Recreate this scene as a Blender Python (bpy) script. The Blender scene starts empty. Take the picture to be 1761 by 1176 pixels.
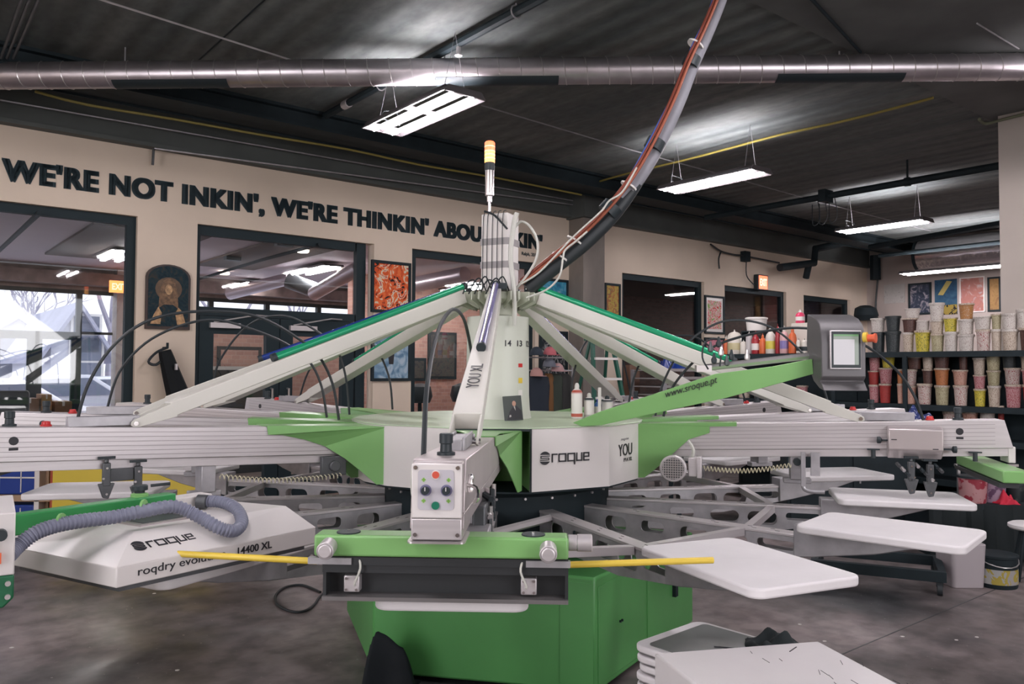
import bpy, bmesh, math, random
from mathutils import Vector, Matrix
random.seed(7)
R_ = math.radians
SC = bpy.context.scene
COL = SC.collection

# ------------------------------------------------------------ camera, sky, exposure
FPX, PITCH, ROLL, CAMH = 1375.0, 0.0339, 0.0054, 1.48
cam_d = bpy.data.cameras.new('camera'); cam = bpy.data.objects.new('camera', cam_d); COL.objects.link(cam)
cam_d.sensor_width = 36.0; cam_d.lens = FPX/1761*36.0; cam_d.clip_start = 0.05; cam_d.clip_end = 300
cam.matrix_world = (Matrix.Translation((0, 0, CAMH)) @ Matrix.Rotation(R_(90)+PITCH, 4, 'X') @ Matrix.Rotation(ROLL, 4, 'Z'))
SC.camera = cam
w = bpy.data.worlds.new('overcast_sky'); SC.world = w; w.use_nodes = True
_bg = w.node_tree.nodes['Background']; _bg.inputs[0].default_value = (0.93, 0.93, 1.0, 1); _bg.inputs[1].default_value = 1.7
SC.view_settings.view_transform = 'Standard'; SC.view_settings.look = 'None'
SC.view_settings.exposure = 0.42; SC.view_settings.gamma = 1.0; SC.view_settings.use_curve_mapping = False
SC.cycles.max_bounces = 7; SC.cycles.diffuse_bounces = 4; SC.cycles.glossy_bounces = 3; SC.cycles.transparent_max_bounces = 12
SC.cycles.sample_clamp_indirect = 4.0; SC.cycles.use_denoising = True; SC.cycles.caustics_reflective = False; SC.cycles.caustics_refractive = False
TUBE = 100.0      # fluorescent tube strength
FILL_W = 130.0 # power of the fill lamps added at invented windows behind the camera

# ------------------------------------------------------------ frames
TH = R_(51.1); RANG = R_(38.9)          # the room is turned against the camera
D1 = Vector((math.sin(TH), math.cos(TH), 0)); D2 = Vector((-math.cos(TH), math.sin(TH), 0))
def RM(a, b, z=0.0): return D1*a + D2*b + Vector((0, 0, z))
def ray(x, y):
    a, b = x-880.5, y-588.0; cr, sr = math.cos(ROLL), math.sin(ROLL); c, s = math.cos(PITCH), math.sin(PITCH)
    u = a*cr+b*sr; v = -a*sr+b*cr; up = -v/FPX
    return Vector((u/FPX, c-up*s, s+up*c))
O = Vector((0, 0, CAMH))
def onz(x, y, z): r = ray(x, y); return O + r*((z-CAMH)/r.z)
def onY(x, y, Y): r = ray(x, y); return O + r*(Y/r.y)
def on1(x, y, d):
    r = ray(x, y); p = O + r*(d/(r.dot(D1))); return (p.dot(D2), p.z)
def onW(x, y, d):
    r = ray(x, y); p = O + r*(d/(r.dot(D2))); return (p.dot(D1), p.z)
def on1(x, y, d):
    r = ray(x, y); p = O + r*(d/(r.dot(D1))); return (p.dot(D2), p.z)

# ------------------------------------------------------------ materials
MATS = {}
def mat(name, col, rough=0.5, metal=0.0, spec=0.5, noise=0.0, nscale=8.0, bump=0.0, bscale=60.0, emit=None, estr=0.0, stretch=(1,1,1), col2=None, detail=4.0, trans=0.0, thresh=None):
    if name in MATS: return MATS[name]
    m = bpy.data.materials.new(name); m.use_nodes = True; nt = m.node_tree; b = nt.nodes['Principled BSDF']
    b.inputs['Base Color'].default_value = (*col, 1); b.inputs['Roughness'].default_value = rough
    b.inputs['Metallic'].default_value = metal; b.inputs['Specular IOR Level'].default_value = spec
    if trans: b.inputs['Transmission Weight'].default_value = trans
    if noise or bump or col2:
        tc = nt.nodes.new('ShaderNodeTexCoord'); mp = nt.nodes.new('ShaderNodeMapping'); mp.inputs['Scale'].default_value = stretch
        nt.links.new(tc.outputs['Object'], mp.inputs[0])
        if noise or col2:
            n = nt.nodes.new('ShaderNodeTexNoise'); n.inputs['Scale'].default_value = nscale; n.inputs['Detail'].default_value = detail
            nt.links.new(mp.outputs[0], n.inputs['Vector'])
            r = nt.nodes.new('ShaderNodeValToRGB'); lo, hi = thresh or (0.3, 0.7)
            c2 = col2 or tuple(min(1, c*(1+noise)) for c in col); c1 = col if col2 else tuple(c*(1-noise) for c in col)
            r.color_ramp.elements[0].position = lo; r.color_ramp.elements[1].position = hi
            r.color_ramp.elements[0].color = (*c1, 1); r.color_ramp.elements[1].color = (*c2, 1)
            nt.links.new(n.outputs['Fac'], r.inputs[0]); nt.links.new(r.outputs[0], b.inputs['Base Color'])
        if bump:
            n2 = nt.nodes.new('ShaderNodeTexNoise'); n2.inputs['Scale'].default_value = bscale; n2.inputs['Detail'].default_value = 3
            nt.links.new(mp.outputs[0], n2.inputs['Vector'])
            bp = nt.nodes.new('ShaderNodeBump'); bp.inputs['Strength'].default_value = bump; bp.inputs['Distance'].default_value = 0.01
            nt.links.new(n2.outputs['Fac'], bp.inputs['Height']); nt.links.new(bp.outputs[0], b.inputs['Normal'])
    if emit:
        b.inputs['Emission Color'].default_value = (*emit, 1); b.inputs['Emission Strength'].default_value = estr
    MATS[name] = m; return m
def glass_mat(name, tint=(1, 1, 1), refl=0.06, rough=0.02):
    if name in MATS: return MATS[name]
    m = bpy.data.materials.new(name); m.use_nodes = True; nt = m.node_tree; nt.nodes.clear()
    o = nt.nodes.new('ShaderNodeOutputMaterial'); t = nt.nodes.new('ShaderNodeBsdfTransparent'); g = nt.nodes.new('ShaderNodeBsdfGlossy')
    mx = nt.nodes.new('ShaderNodeMixShader'); t.inputs[0].default_value = (*tint, 1); g.inputs['Roughness'].default_value = rough
    mx.inputs[0].default_value = refl; nt.links.new(t.outputs[0], mx.inputs[1]); nt.links.new(g.outputs[0], mx.inputs[2]); nt.links.new(mx.outputs[0], o.inputs[0])
    MATS[name] = m; return m
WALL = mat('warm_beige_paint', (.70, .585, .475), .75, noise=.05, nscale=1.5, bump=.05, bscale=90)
WHITE = mat('white_paint', (.74, .71, .68), .38)
PANELW = mat('white_sheet_metal', (.70, .665, .65), .32, noise=.02, nscale=2)
GREEN = mat('light_green_paint', (.215, .45, .155), .30, noise=.05, nscale=3)
PGREEN = mat('pale_green_paint', (.52, .63, .45), .38, noise=.08, nscale=5)
DGREEN = mat('machine_green_paint', (.085, .30, .085), .38, noise=.08, nscale=2.5)  # same green as the covers, with the shade put into the colour
ALU = mat('brushed_aluminium', (.60, .565, .575), .42, .55, noise=.05, nscale=3, stretch=(1, 1, 30))
ALUB = mat('bright_aluminium', (.74, .71, .71), .28, .85)
STEEL = mat('galvanised_steel', (.42, .41, .43), .45, .6, noise=.15, nscale=14)
DSTEEL = mat('dark_grey_steel', (.10, .105, .112), .45, .5, noise=.2, nscale=10)
BLACK = mat('black_plastic', (.016, .025, .030), .5)
BLACKM = mat('black_painted_metal', (.015, .024, .029), .65, spec=.25, noise=.2, nscale=6)
RUBBER = mat('black_rubber', (.020, .026, .030), .5)
DFRAME = mat('dark_window_frame', (.014, .026, .032), .6, spec=.25)
CHROME = mat('chrome', (.8, .78, .78), .15, 1.0)
PALLET = mat('white_pallet_board', (.76, .73, .74), .6, noise=.035, nscale=7, bump=.05, bscale=40)
RED = mat('red_plastic', (.55, .03, .03), .35)
ORANGE = mat('orange_plastic', (.75, .14, .05), .4)
YELLOW = mat('yellow_paint', (.72, .52, .06), .42, noise=.05)
BLUE = mat('blue_plastic', (.015, .05, .28), .3)
INK = mat('dark_teal_lettering', (.010, .030, .040), .6)
PRINT = mat('black_print', (.015, .015, .02), .5)
SSCOVER = mat('stainless_cover', (.50, .45, .45), .38, .6, noise=.08, nscale=3)

# ------------------------------------------------------------ mesh helpers
class MB:
    def __init__(s): s.v = []; s.f = []; s.m = []; s.mats = []
    def mi(s, m):
        if m not in s.mats: s.mats.append(m)
        return s.mats.index(m)
    def add(s, vs, fs, m=None, M=None):
        o = len(s.v); k = 0 if m is None else s.mi(m)
        s.v += [tuple(M @ Vector(v)) if M else tuple(v) for v in vs]
        s.f += [tuple(i+o for i in f) for f in fs]; s.m += [k]*len(fs); return s
    def box(s, x0, x1, y0, y1, z0, z1, m=None, M=None):
        vs = [(x, y, z) for x in (x0, x1) for y in (y0, y1) for z in (z0, z1)]
        return s.add(vs, [(0, 1, 3, 2), (4, 6, 7, 5), (0, 4, 5, 1), (2, 3, 7, 6), (0, 2, 6, 4), (1, 5, 7, 3)], m, M)
    def prism(s, poly, z0, z1, m=None, M=None, scale=1.0):
        n = len(poly); cx = sum(p[0] for p in poly)/n; cy = sum(p[1] for p in poly)/n
        vs = [(p[0], p[1], z0) for p in poly] + [(cx+(p[0]-cx)*scale, cy+(p[1]-cy)*scale, z1) for p in poly]
        fs = [tuple(range(n-1, -1, -1)), tuple(range(n, 2*n))] + [(i, (i+1) % n, n+(i+1) % n, n+i) for i in range(n)]
        return s.add(vs, fs, m, M)
    def side(s, poly, y0, y1, m=None, M=None):     # poly in (x,z), thick along y
        n = len(poly); vs = [(p[0], y0, p[1]) for p in poly] + [(p[0], y1, p[1]) for p in poly]
        fs = [tuple(range(n)), tuple(range(2*n-1, n-1, -1))] + [(i, n+i, n+(i+1) % n, (i+1) % n) for i in range(n)]
        return s.add(vs, fs, m, M)
    def cyl(s, p0, p1, r0, r1=None, n=12, m=None, M=None, cap=True):
        p0, p1 = Vector(p0), Vector(p1); r1 = r0 if r1 is None else r1
        d = (p1-p0).normalized(); a = d.orthogonal().normalized(); b = d.cross(a)
        vs = []
        for p, r in ((p0, r0), (p1, r1)):
            for i in range(n):
                t = 2*math.pi*i/n; vs.append(p + (a*math.cos(t)+b*math.sin(t))*r)
        fs = [(i, (i+1) % n, n+(i+1) % n, n+i) for i in range(n)]
        if cap: fs += [tuple(range(n-1, -1, -1)), tuple(range(n, 2*n))]
        return s.add(vs, fs, m, M)
    def lathe(s, prof, n=16, c=(0, 0, 0), m=None, M=None):
        vs = [(c[0]+r*math.cos(2*math.pi*i/n), c[1]+r*math.sin(2*math.pi*i/n), c[2]+z) for r, z in prof for i in range(n)]
        fs = []
        for k in range(len(prof)-1):
            for i in range(n): fs.append((k*n+i, k*n+(i+1) % n, (k+1)*n+(i+1) % n, (k+1)*n+i))
        fs += [tuple(range(n-1, -1, -1)), tuple(range((len(prof)-1)*n, len(prof)*n))]
        return s.add(vs, fs, m, M)
    def tube(s, pts, r, n=8, m=None, M=None, smooth=0, rf=None):
        pts = [Vector(p) for p in pts]
        if smooth: pts = spline(pts, smooth)
        N = len(pts); up = None; vs = []
        for i, p in enumerate(pts):
            d = (pts[min(i+1, N-1)]-pts[max(i-1, 0)]).normalized()
            if up is None: up = d.orthogonal().normalized()
            up = (up - d*up.dot(d)).normalized(); b = d.cross(up); rr = rf(i, N) if rf else r
            for k in range(n):
                t = 2*math.pi*k/n; vs.append(p + (up*math.cos(t)+b*math.sin(t))*rr)
        fs = [(i*n+k, i*n+(k+1) % n, (i+1)*n+(k+1) % n, (i+1)*n+k) for i in range(N-1) for k in range(n)]
        fs += [tuple(range(n-1, -1, -1)), tuple(range((N-1)*n, N*n))]
        return s.add(vs, fs, m, M)
def spline(P, k):
    out = []
    for i in range(len(P)-1):
        a, b, c, d = P[max(i-1, 0)], P[i], P[i+1], P[min(i+2, len(P)-1)]
        for j in range(k):
            t = j/k; out.append(0.5*((2*b)+(c-a)*t+(2*a-5*b+4*c-d)*t*t+(3*b-a-3*c+d)*t**3))
    out.append(P[-1]); return out
def rrect(x0, x1, y0, y1, r, n=5):
    out = []
    for cx, cy, a0 in ((x1-r, y1-r, 0), (x0+r, y1-r, 90), (x0+r, y0+r, 180), (x1-r, y0+r, 270)):
        for i in range(n+1):
            t = R_(a0+90*i/n); out.append((cx+r*math.cos(t), cy+r*math.sin(t)))
    return out
def obj(name, mb, m=None, parent=None, loc=(0, 0, 0), rz=0.0, smooth=True, bevel=0.0, ang=38, seg=2):
    me = bpy.data.meshes.new(name); me.from_pydata([tuple(v) for v in mb.v], [], mb.f)
    if mb.mats and None not in mb.mats:
        for x in mb.mats: me.materials.append(x)
        me.polygons.foreach_set('material_index', mb.m)
    else: me.materials.append(m)
    bm = bmesh.new(); bm.from_mesh(me); bmesh.ops.recalc_face_normals(bm, faces=bm.faces); bm.to_mesh(me); bm.free()
    if smooth:
        me.polygons.foreach_set('use_smooth', [True]*len(me.polygons)); me.set_sharp_from_angle(angle=R_(ang))
    me.update()
    o = bpy.data.objects.new(name, me); COL.objects.link(o); o.location = loc; o.rotation_euler = (0, 0, rz); o.parent = parent
    if bevel:
        b = o.modifiers.new('bevel', 'BEVEL'); b.width = bevel; b.segments = seg; b.limit_method = 'ANGLE'; b.angle_limit = R_(40); b.harden_normals = False
    return o
def tag(o, label, cat, group=None):
    o['label'] = label; o['category'] = cat
    if group: o['group'] = group
    return o
def lab(o, label): o['label'] = label; return o
def thing(name, label, cat, loc=(0, 0, 0), rz=0.0, group=None):
    o = bpy.data.objects.new(name, None); COL.objects.link(o); o.location = loc; o.rotation_euler = (0, 0, rz); o.empty_display_size = .1
    return tag(o, label, cat, group)
def struct(o): o['kind'] = 'structure'; return o
def copy_tree(o, parent=None):
    c = o.copy(); COL.objects.link(c)
    if parent: c.parent = parent
    for ch in list(o.children): copy_tree(ch, c)
    return c
def plate2d(name, outer, holes, thick, m, parent, M, bevel=0.0):
    cu = bpy.data.curves.new('tmp', 'CURVE'); cu.dimensions = '2D'; cu.fill_mode = 'BOTH'; cu.extrude = thick/2
    for poly in [outer]+holes:
        sp = cu.splines.new('POLY'); sp.points.add(len(poly)-1)
        for i, p in enumerate(poly): sp.points[i].co = (p[0], p[1], 0, 1)
        sp.use_cyclic_u = True
    return curve_mesh(name, cu, m, parent, M)
def curve_mesh(name, cu, m, parent, M):
    t = bpy.data.objects.new('tmp', cu); COL.objects.link(t)
    bpy.context.view_layer.update()
    me = bpy.data.meshes.new_from_object(t.evaluated_get(bpy.context.evaluated_depsgraph_get()))
    bpy.data.objects.remove(t); bpy.data.curves.remove(cu)
    me.name = name; me.transform(M); me.materials.clear(); me.materials.append(m)
    o = bpy.data.objects.new(name, me); COL.objects.link(o); o.parent = parent; return o
def text(name, body, width, org, right, up, m, parent=None, bold=0.0, ext=0.0008, height=None, shear=0.0, spacing=1.0, smear=0.0):
    cu = bpy.data.curves.new('tmp', 'FONT'); cu.body = body; cu.size = 1; cu.offset = bold; cu.extrude = ext; cu.space_character = spacing; cu.shear = shear
    o = curve_mesh(name, cu, m, parent, Matrix.Identity(4)); me = o.data
    xs = [v.co.x for v in me.vertices]; ys = [v.co.y for v in me.vertices]
    x0, x1, y0, y1 = min(xs), max(xs), min(ys), max(ys); sx = width/(x1-x0); sy = (height/(y1-y0)) if height else sx
    r = Vector(right).normalized(); u = Vector(up).normalized(); n = r.cross(u); o_ = Vector(org)
    for v in me.vertices: v.co = o_ + r*((v.co.x-x0)*sx) + u*((v.co.y-y0)*sy) + n*(v.co.z*1.0)
    if smear:
        bm = bmesh.new(); bm.from_mesh(me); g0 = list(bm.verts)+list(bm.edges)+list(bm.faces); h = smear*sx
        for dx, dz in ((h, 0), (0, h*.5), (h, h*.5), (h*.5, h*.25)):
            d = bmesh.ops.duplicate(bm, geom=g0); bmesh.ops.translate(bm, vec=r*dx+u*dz, verts=[v for v in d['geom'] if isinstance(v, bmesh.types.BMVert)])
        bm.to_mesh(me); bm.free()
    me.update(); return o
def logo(name, org, right, up, w, m, parent):
    # an S in a barred disc followed by squared letters
    r = Vector(right).normalized(); u = Vector(up).normalized(); n = r.cross(u); o_ = Vector(org); k = w/88.0
    M = Matrix(((r.x*k, u.x*k, n.x, o_.x), (r.y*k, u.y*k, n.y, o_.y), (r.z*k, u.z*k, n.z, o_.z), (0, 0, 0, 1)))
    mb = MB()
    def seg(pts, t=1.1):
        for (x0, y0), (x1, y1) in zip(pts[:-1], pts[1:]):
            mb.box(min(x0, x1)-t, max(x0, x1)+t, min(y0, y1)-t, max(y0, y1)+t, 0, .0012, None, M)
    for lo, hi in ((28, 152), (208, 332)):
        P = [(9+10*math.cos(R_(a)), 8+10*math.sin(R_(a))) for a in range(lo, hi+1, 12)]
        mb.prism(P, 0, .0012, None, M)
    seg([(17, 10.9), (2.2, 10.9), (2.2, 8)], .7); seg([(3.4, 8), (14.6, 8)], .7); seg([(15.8, 8), (15.8, 5.1), (1.5, 5.1)], .7)
    seg([(22, 2), (22, 13), (30, 13)]); seg([(34, 2), (34, 13), (46, 13), (46, 2), (34, 2)])
    seg([(62, -3), (62, 13), (50, 13), (50, 2), (62, 2)]); seg([(66, 13), (66, 2), (75, 2), (75, 13)]); seg([(88, 2), (79, 2), (79, 13), (88, 13), (88, 7.5), (79, 7.5)])
    return obj(name, mb, m, parent, smooth=False)

# ------------------------------------------------------------ frontal fill lamps added at two invented windows behind the camera
for nm_, p_, d_ in (('window_daylight_front', RM(-5.9, .8, 2.1), D1), ('window_daylight_right', RM(2.2, -5.9, 2.1), D2)):
    ld = bpy.data.lights.new(nm_, 'AREA'); ld.shape = 'RECTANGLE'; ld.size = 4.6; ld.size_y = 2.3; ld.energy = FILL_W; ld.color = (1.0, .96, .98)
    lo = bpy.data.objects.new(nm_, ld); COL.objects.link(lo); lo.location = p_; lo.rotation_euler = d_.to_track_quat('-Z', 'Z').to_euler()

# ------------------------------------------------------------ the lamps of the hall
HOOD = mat('lamp_housing_grey', (.10, .09, .095), .5, .2)
TUBEM = mat('fluorescent_tube', (.9, .9, .9), .5, emit=(1.0, .93, .97), estr=TUBE)
lamp_no = 0
def shop_light(a, b, z, label, wires=True, length=1.22):
    """double-tube hanging shop light, its tubes running along D2"""
    t = thing('shop_light', label, 'ceiling light', RM(a, b, z), RANG, 'hanging double tube shop lights')
    L = length/2; m = MB(); m.box(-.17, -.13, -L, L, .035, .055); m.box(-.05, .05, -L, L, .035, .055); m.box(.13, .17, -L, L, .035, .055); [m.box(-.17, .17, y_-.03, y_+.03, .036, .054) for y_ in (-L+.03, 0, L-.03)]
    for s in (-1, 1):
        m.side([(s*.17, .035), (s*.20, .005), (s*.195, .003), (s*.16, .03)], -L, L)
    m.side([(-.035, .035), (0, .006), (.035, .035)], -L, L)
    for y0, y1 in ((-L-.02, -L), (L, L+.02)): m.side([(-.19, .005), (.19, .005), (.15, .055), (-.15, .055)], y0, y1)
    h = obj('housing', m, HOOD, t)
    for s in (-1, 1):
        m = MB(); m.cyl((s*.09, -L+.02, .008), (s*.09, L-.02, .008), .016, n=8); obj('tube', m, TUBEM, t)
    if wires:
        for y in (-L*.8, L*.8):
            m = MB(); m.tube([(-.1, y, .055), (0, y, 4.045-z), (.1, y, .055)], .003, 4); obj('hanging_wire', m, STEEL, t)
        m = MB(); m.tube([(.05, L*.7, .055), (.09, L*.78, .14), (.0, L*.9, .18), (-.08, L*.8, .1), (-.05, L*.7, .055)], .005, 5, smooth=4); obj('power_cord', m, RUBBER, t)
    return t
shop_light(3.43, 5.45, 3.52, 'nearest and largest lit double tube light, left of the warning beacon')
shop_light(7.12, 5.37, 3.52, 'lit double tube light between the hose bundle and the tablet console')
shop_light(11.2, 5.5, 3.52, 'third lit double tube light receding towards the back wall')
_r = on1(1655, 464, 14.7); shop_light(14.7, _r[0], _r[1], 'farthest lit double tube light, under the silver duct by the pillar', False, 2.0)
for i, (a, b) in enumerate(((3.4, 1.4), (7.1, 1.2), (-.3, 1.4), (-.6, 5.4), (3.4, -2.6), (-.3, -2.6), (-4, 1.4), (-4.2, 5.4), (7.1, -2.6), (11.2, 1.4))):
    shop_light(a, b, 3.52, 'double tube shop light of the rows out of the picture', False)
# ------------------------------------------------------------ room shell (room frame: x=D1, y=D2)
def robj(name, mb, m, parent=None, **k): return obj(name, mb, m, parent, rz=(0 if parent else RANG), **k)
DW = 8.5; ZC = 4.05; A0_, A1_ = -6.0, 16.6; B0_ = -6.0
# concrete floor
fm = bpy.data.materials.new('stained_concrete_floor'); fm.use_nodes = True; nt = fm.node_tree; B = nt.nodes['Principled BSDF']
tc = nt.nodes.new('ShaderNodeTexCoord')
def nnoise(sc, det, st=(1, 1, 1)):
    mp = nt.nodes.new('ShaderNodeMapping'); mp.inputs['Scale'].default_value = st; n = nt.nodes.new('ShaderNodeTexNoise')
    n.inputs['Scale'].default_value = sc; n.inputs['Detail'].default_value = det; nt.links.new(tc.outputs['Object'], mp.inputs[0]); nt.links.new(mp.outputs[0], n.inputs['Vector']); return n
def ramp(src, els):
    r = nt.nodes.new('ShaderNodeValToRGB')
    while len(r.color_ramp.elements) < len(els): r.color_ramp.elements.new(.5)
    for e, (p, c) in zip(r.color_ramp.elements, els): e.position = p; e.color = (*c, 1)
    nt.links.new(src, r.inputs[0]); return r
def mixc(a, b, f, mode='MIX'):
    x = nt.nodes.new('ShaderNodeMix'); x.data_type = 'RGBA'; x.blend_type = mode; nt.links.new(a, x.inputs['A']); nt.links.new(b, x.inputs['B'])
    if isinstance(f, float): x.inputs['Factor'].default_value = f
    else: nt.links.new(f, x.inputs['Factor'])
    return x.outputs['Result']
big = ramp(nnoise(.55, 6).outputs['Fac'], [(.38, (.060, .062, .066)), (.48, (.155, .134, .134)), (.58, (.31, .26, .26))])
sm = ramp(nnoise(7, 8).outputs['Fac'], [(.35, (.45, .45, .45)), (.6, (1.05, 1.03, 1.02))])
c = mixc(big.outputs[0], sm.outputs[0], .75, 'MULTIPLY')
spk = ramp(nnoise(38, 2).outputs['Fac'], [(.70, (0, 0, 0)), (.74, (1, 1, 1))])
wh = nt.nodes.new('ShaderNodeRGB'); wh.outputs[0].default_value = (.26, .24, .23, 1)
c = mixc(c, wh.outputs[0], spk.outputs[0]); nt.links.new(c, B.inputs['Base Color'])
rr = ramp(nnoise(3, 5).outputs['Fac'], [(.3, (.30,)*3), (.7, (.62,)*3)]); nt.links.new(rr.outputs[0], B.inputs['Roughness'])
B.inputs['Specular IOR Level'].default_value = .35
m = MB(); m.box(A0_, A1_, B0_, DW+.15, -.2, 0); struct(robj('floor', m, fm, smooth=False))
m = MB()
for a in (-2.2, 3.4, 9.0): m.box(a-.004, a+.004, B0_, DW, 0, .0015)
m.box(A0_, A1_, 2.2, 2.207, 0, .0015); struct(robj('trim_1', m, DSTEEL, smooth=False))
# ribbed concrete ceiling
cm = bpy.data.materials.new('board_marked_concrete_ceiling'); cm.use_nodes = True; nt = cm.node_tree; B = nt.nodes['Principled BSDF']
tc = nt.nodes.new('ShaderNodeTexCoord')
s1 = ramp(nnoise(3.2, 5, (1, .10, 1)).outputs['Fac'], [(.34, (.086, .103, .106)), (.66, (.160, .172, .168))])
s2 = ramp(nnoise(16, 6, (1, .5, 1)).outputs['Fac'], [(.3, (.66, .66, .66)), (.7, (1.15, 1.13, 1.1))])
c = mixc(s1.outputs[0], s2.outputs[0], .8, 'MULTIPLY'); nt.links.new(c, B.inputs['Base Color']); B.inputs['Roughness'].default_value = .72
wv = nt.nodes.new('ShaderNodeTexWave'); wv.bands_direction = 'X'; wv.inputs['Scale'].default_value = 1.35; wv.inputs['Distortion'].default_value = .6; wv.inputs['Detail'].default_value = 1.5; wv.inputs['Detail Scale'].default_value = .4
nt.links.new(tc.outputs['Object'], wv.inputs['Vector']); bp = nt.nodes.new('ShaderNodeBump'); bp.inputs['Strength'].default_value = .45; bp.inputs['Distance'].default_value = .04
nt.links.new(wv.outputs['Fac'], bp.inputs['Height']); nt.links.new(bp.outputs[0], B.inputs['Normal'])
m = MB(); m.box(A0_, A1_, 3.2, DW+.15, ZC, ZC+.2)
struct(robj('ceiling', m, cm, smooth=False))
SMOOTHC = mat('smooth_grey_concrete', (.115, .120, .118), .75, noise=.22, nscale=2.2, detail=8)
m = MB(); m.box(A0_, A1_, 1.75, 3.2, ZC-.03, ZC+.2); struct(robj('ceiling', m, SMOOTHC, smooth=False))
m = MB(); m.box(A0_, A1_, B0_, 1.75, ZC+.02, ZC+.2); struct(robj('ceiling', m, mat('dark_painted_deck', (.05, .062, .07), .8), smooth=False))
# seams between the planks
m = MB()
for a in (-2.3, -.85, .62, 2.1, 3.6): m.box(a-.006, a+.006, 3.2, 7.4, ZC-.004, ZC)
struct(robj('trim_2', m, BLACKM, smooth=False))

# left wall with its openings
wins = [(-1.6, 2.065, 2.98, .08), (2.646, 4.72, 2.975, .02), (5.254, 7.276, 2.975, .08), (9.035, 11.05, 2.975, .62), (11.62, 13.53, 2.965, .62), (14.13, 15.89, 2.95, .62)]
ZT = 3.67
m = MB(); a = A0_
for x0, x1, zt, zb in wins:
    m.box(a, x0, DW, DW+.15, 0, ZT); m.box(x0, x1, DW, DW+.15, zt, ZT)
    if zb > .05: m.box(x0, x1, DW, DW+.15, 0, zb)
    a = x1
m.box(a, A1_+.15, DW, DW+.15, 0, ZT)
struct(robj('wall_left', m, WALL, smooth=False))
LEDGE = mat('dull_grey_ledger', (.088, .098, .094), .7, noise=.12, nscale=3)
m = MB(); m.box(A0_, A1_+.15, DW-.06, DW+.15, ZT, ZC); m.box(A0_, A1_, DW-.12, DW-.06, ZT, ZT+.04); struct(robj('trim_3', m, LEDGE, smooth=False))
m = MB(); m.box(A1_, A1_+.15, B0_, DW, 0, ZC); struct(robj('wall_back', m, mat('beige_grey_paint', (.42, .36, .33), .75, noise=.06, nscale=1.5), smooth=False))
m = MB(); m.box(A0_, -.1, B0_-.15, B0_, 0, ZC); m.box(4.5, A1_, B0_-.15, B0_, 0, ZC); m.box(-.1, 4.5, B0_-.15, B0_, 0, .95); m.box(-.1, 4.5, B0_-.15, B0_, 3.25, ZC); struct(robj('wall_right', m, WALL, smooth=False))
m = MB(); m.box(A0_-.15, A0_, B0_, -1.5, 0, ZC); m.box(A0_-.15, A0_, 3.1, DW, 0, ZC); m.box(A0_-.15, A0_, -1.5, 3.1, 0, .95); m.box(A0_-.15, A0_, -1.5, 3.1, 3.25, ZC); struct(robj('wall_front', m, WALL, smooth=False))
m = MB(); a = A0_
for x0, x1, zt, zb in wins[:3]: m.box(a, x0, DW-.015, DW, 0, .1); a = x1
struct(robj('baseboard_left', m, DFRAME, smooth=False))
# frames and panes
for k_, (M_, lo_, hi_) in enumerate(((Matrix.Translation((0, 0, 0)), -1.5, 3.1), (None, -.1, 4.5))):
    m = MB()
    for q in range(5):
        c_ = lo_+(hi_-lo_)*q/4
        if k_ == 0: m.box(A0_-.12, A0_-.04, c_-.04, c_+.04, .95, 3.25)
        else: m.box(c_-.04, c_+.04, B0_-.12, B0_-.04, .95, 3.25)
    struct(robj('window_%d' % (8+k_), m, DFRAME, smooth=False))  # frames of the two added, unseen windows that carry the fill lamps
GL = glass_mat('window_glass', (.93, .95, .95), .07)
GLD = glass_mat('dark_window_glass', (.88, .86, .86), .07, .02)
def wframe(i, x0, x1, zt, zb, fw=.09, bars=(), hb=(), gl=GL):
    m = MB(); y0, y1 = DW+.06, DW+.14
    m.box(x0, x0+fw, y0, y1, zb, zt); m.box(x1-fw, x1, y0, y1, zb, zt); m.box(x0+fw, x1-fw, y0, y1, zt-fw, zt); m.box(x0+fw, x1-fw, y0, y1, zb, zb+fw*.8)
    for b in bars: m.box(b-.03, b+.03, y0, y1, zb+fw*.8, zt-fw)
    f = struct(robj('window_%d' % i, m, DFRAME, smooth=False))
    m = MB(); m.box(x0+fw, x1-fw, DW+.095, DW+.103, zb+fw*.8, zt-fw); obj('pane', m, gl, f, smooth=False)
    return f
wframe(1, *wins[0], fw=.085); wframe(3, *wins[2], bars=())
for i in (3, 4, 5): wframe(i+1, *wins[i], gl=GLD)
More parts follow.
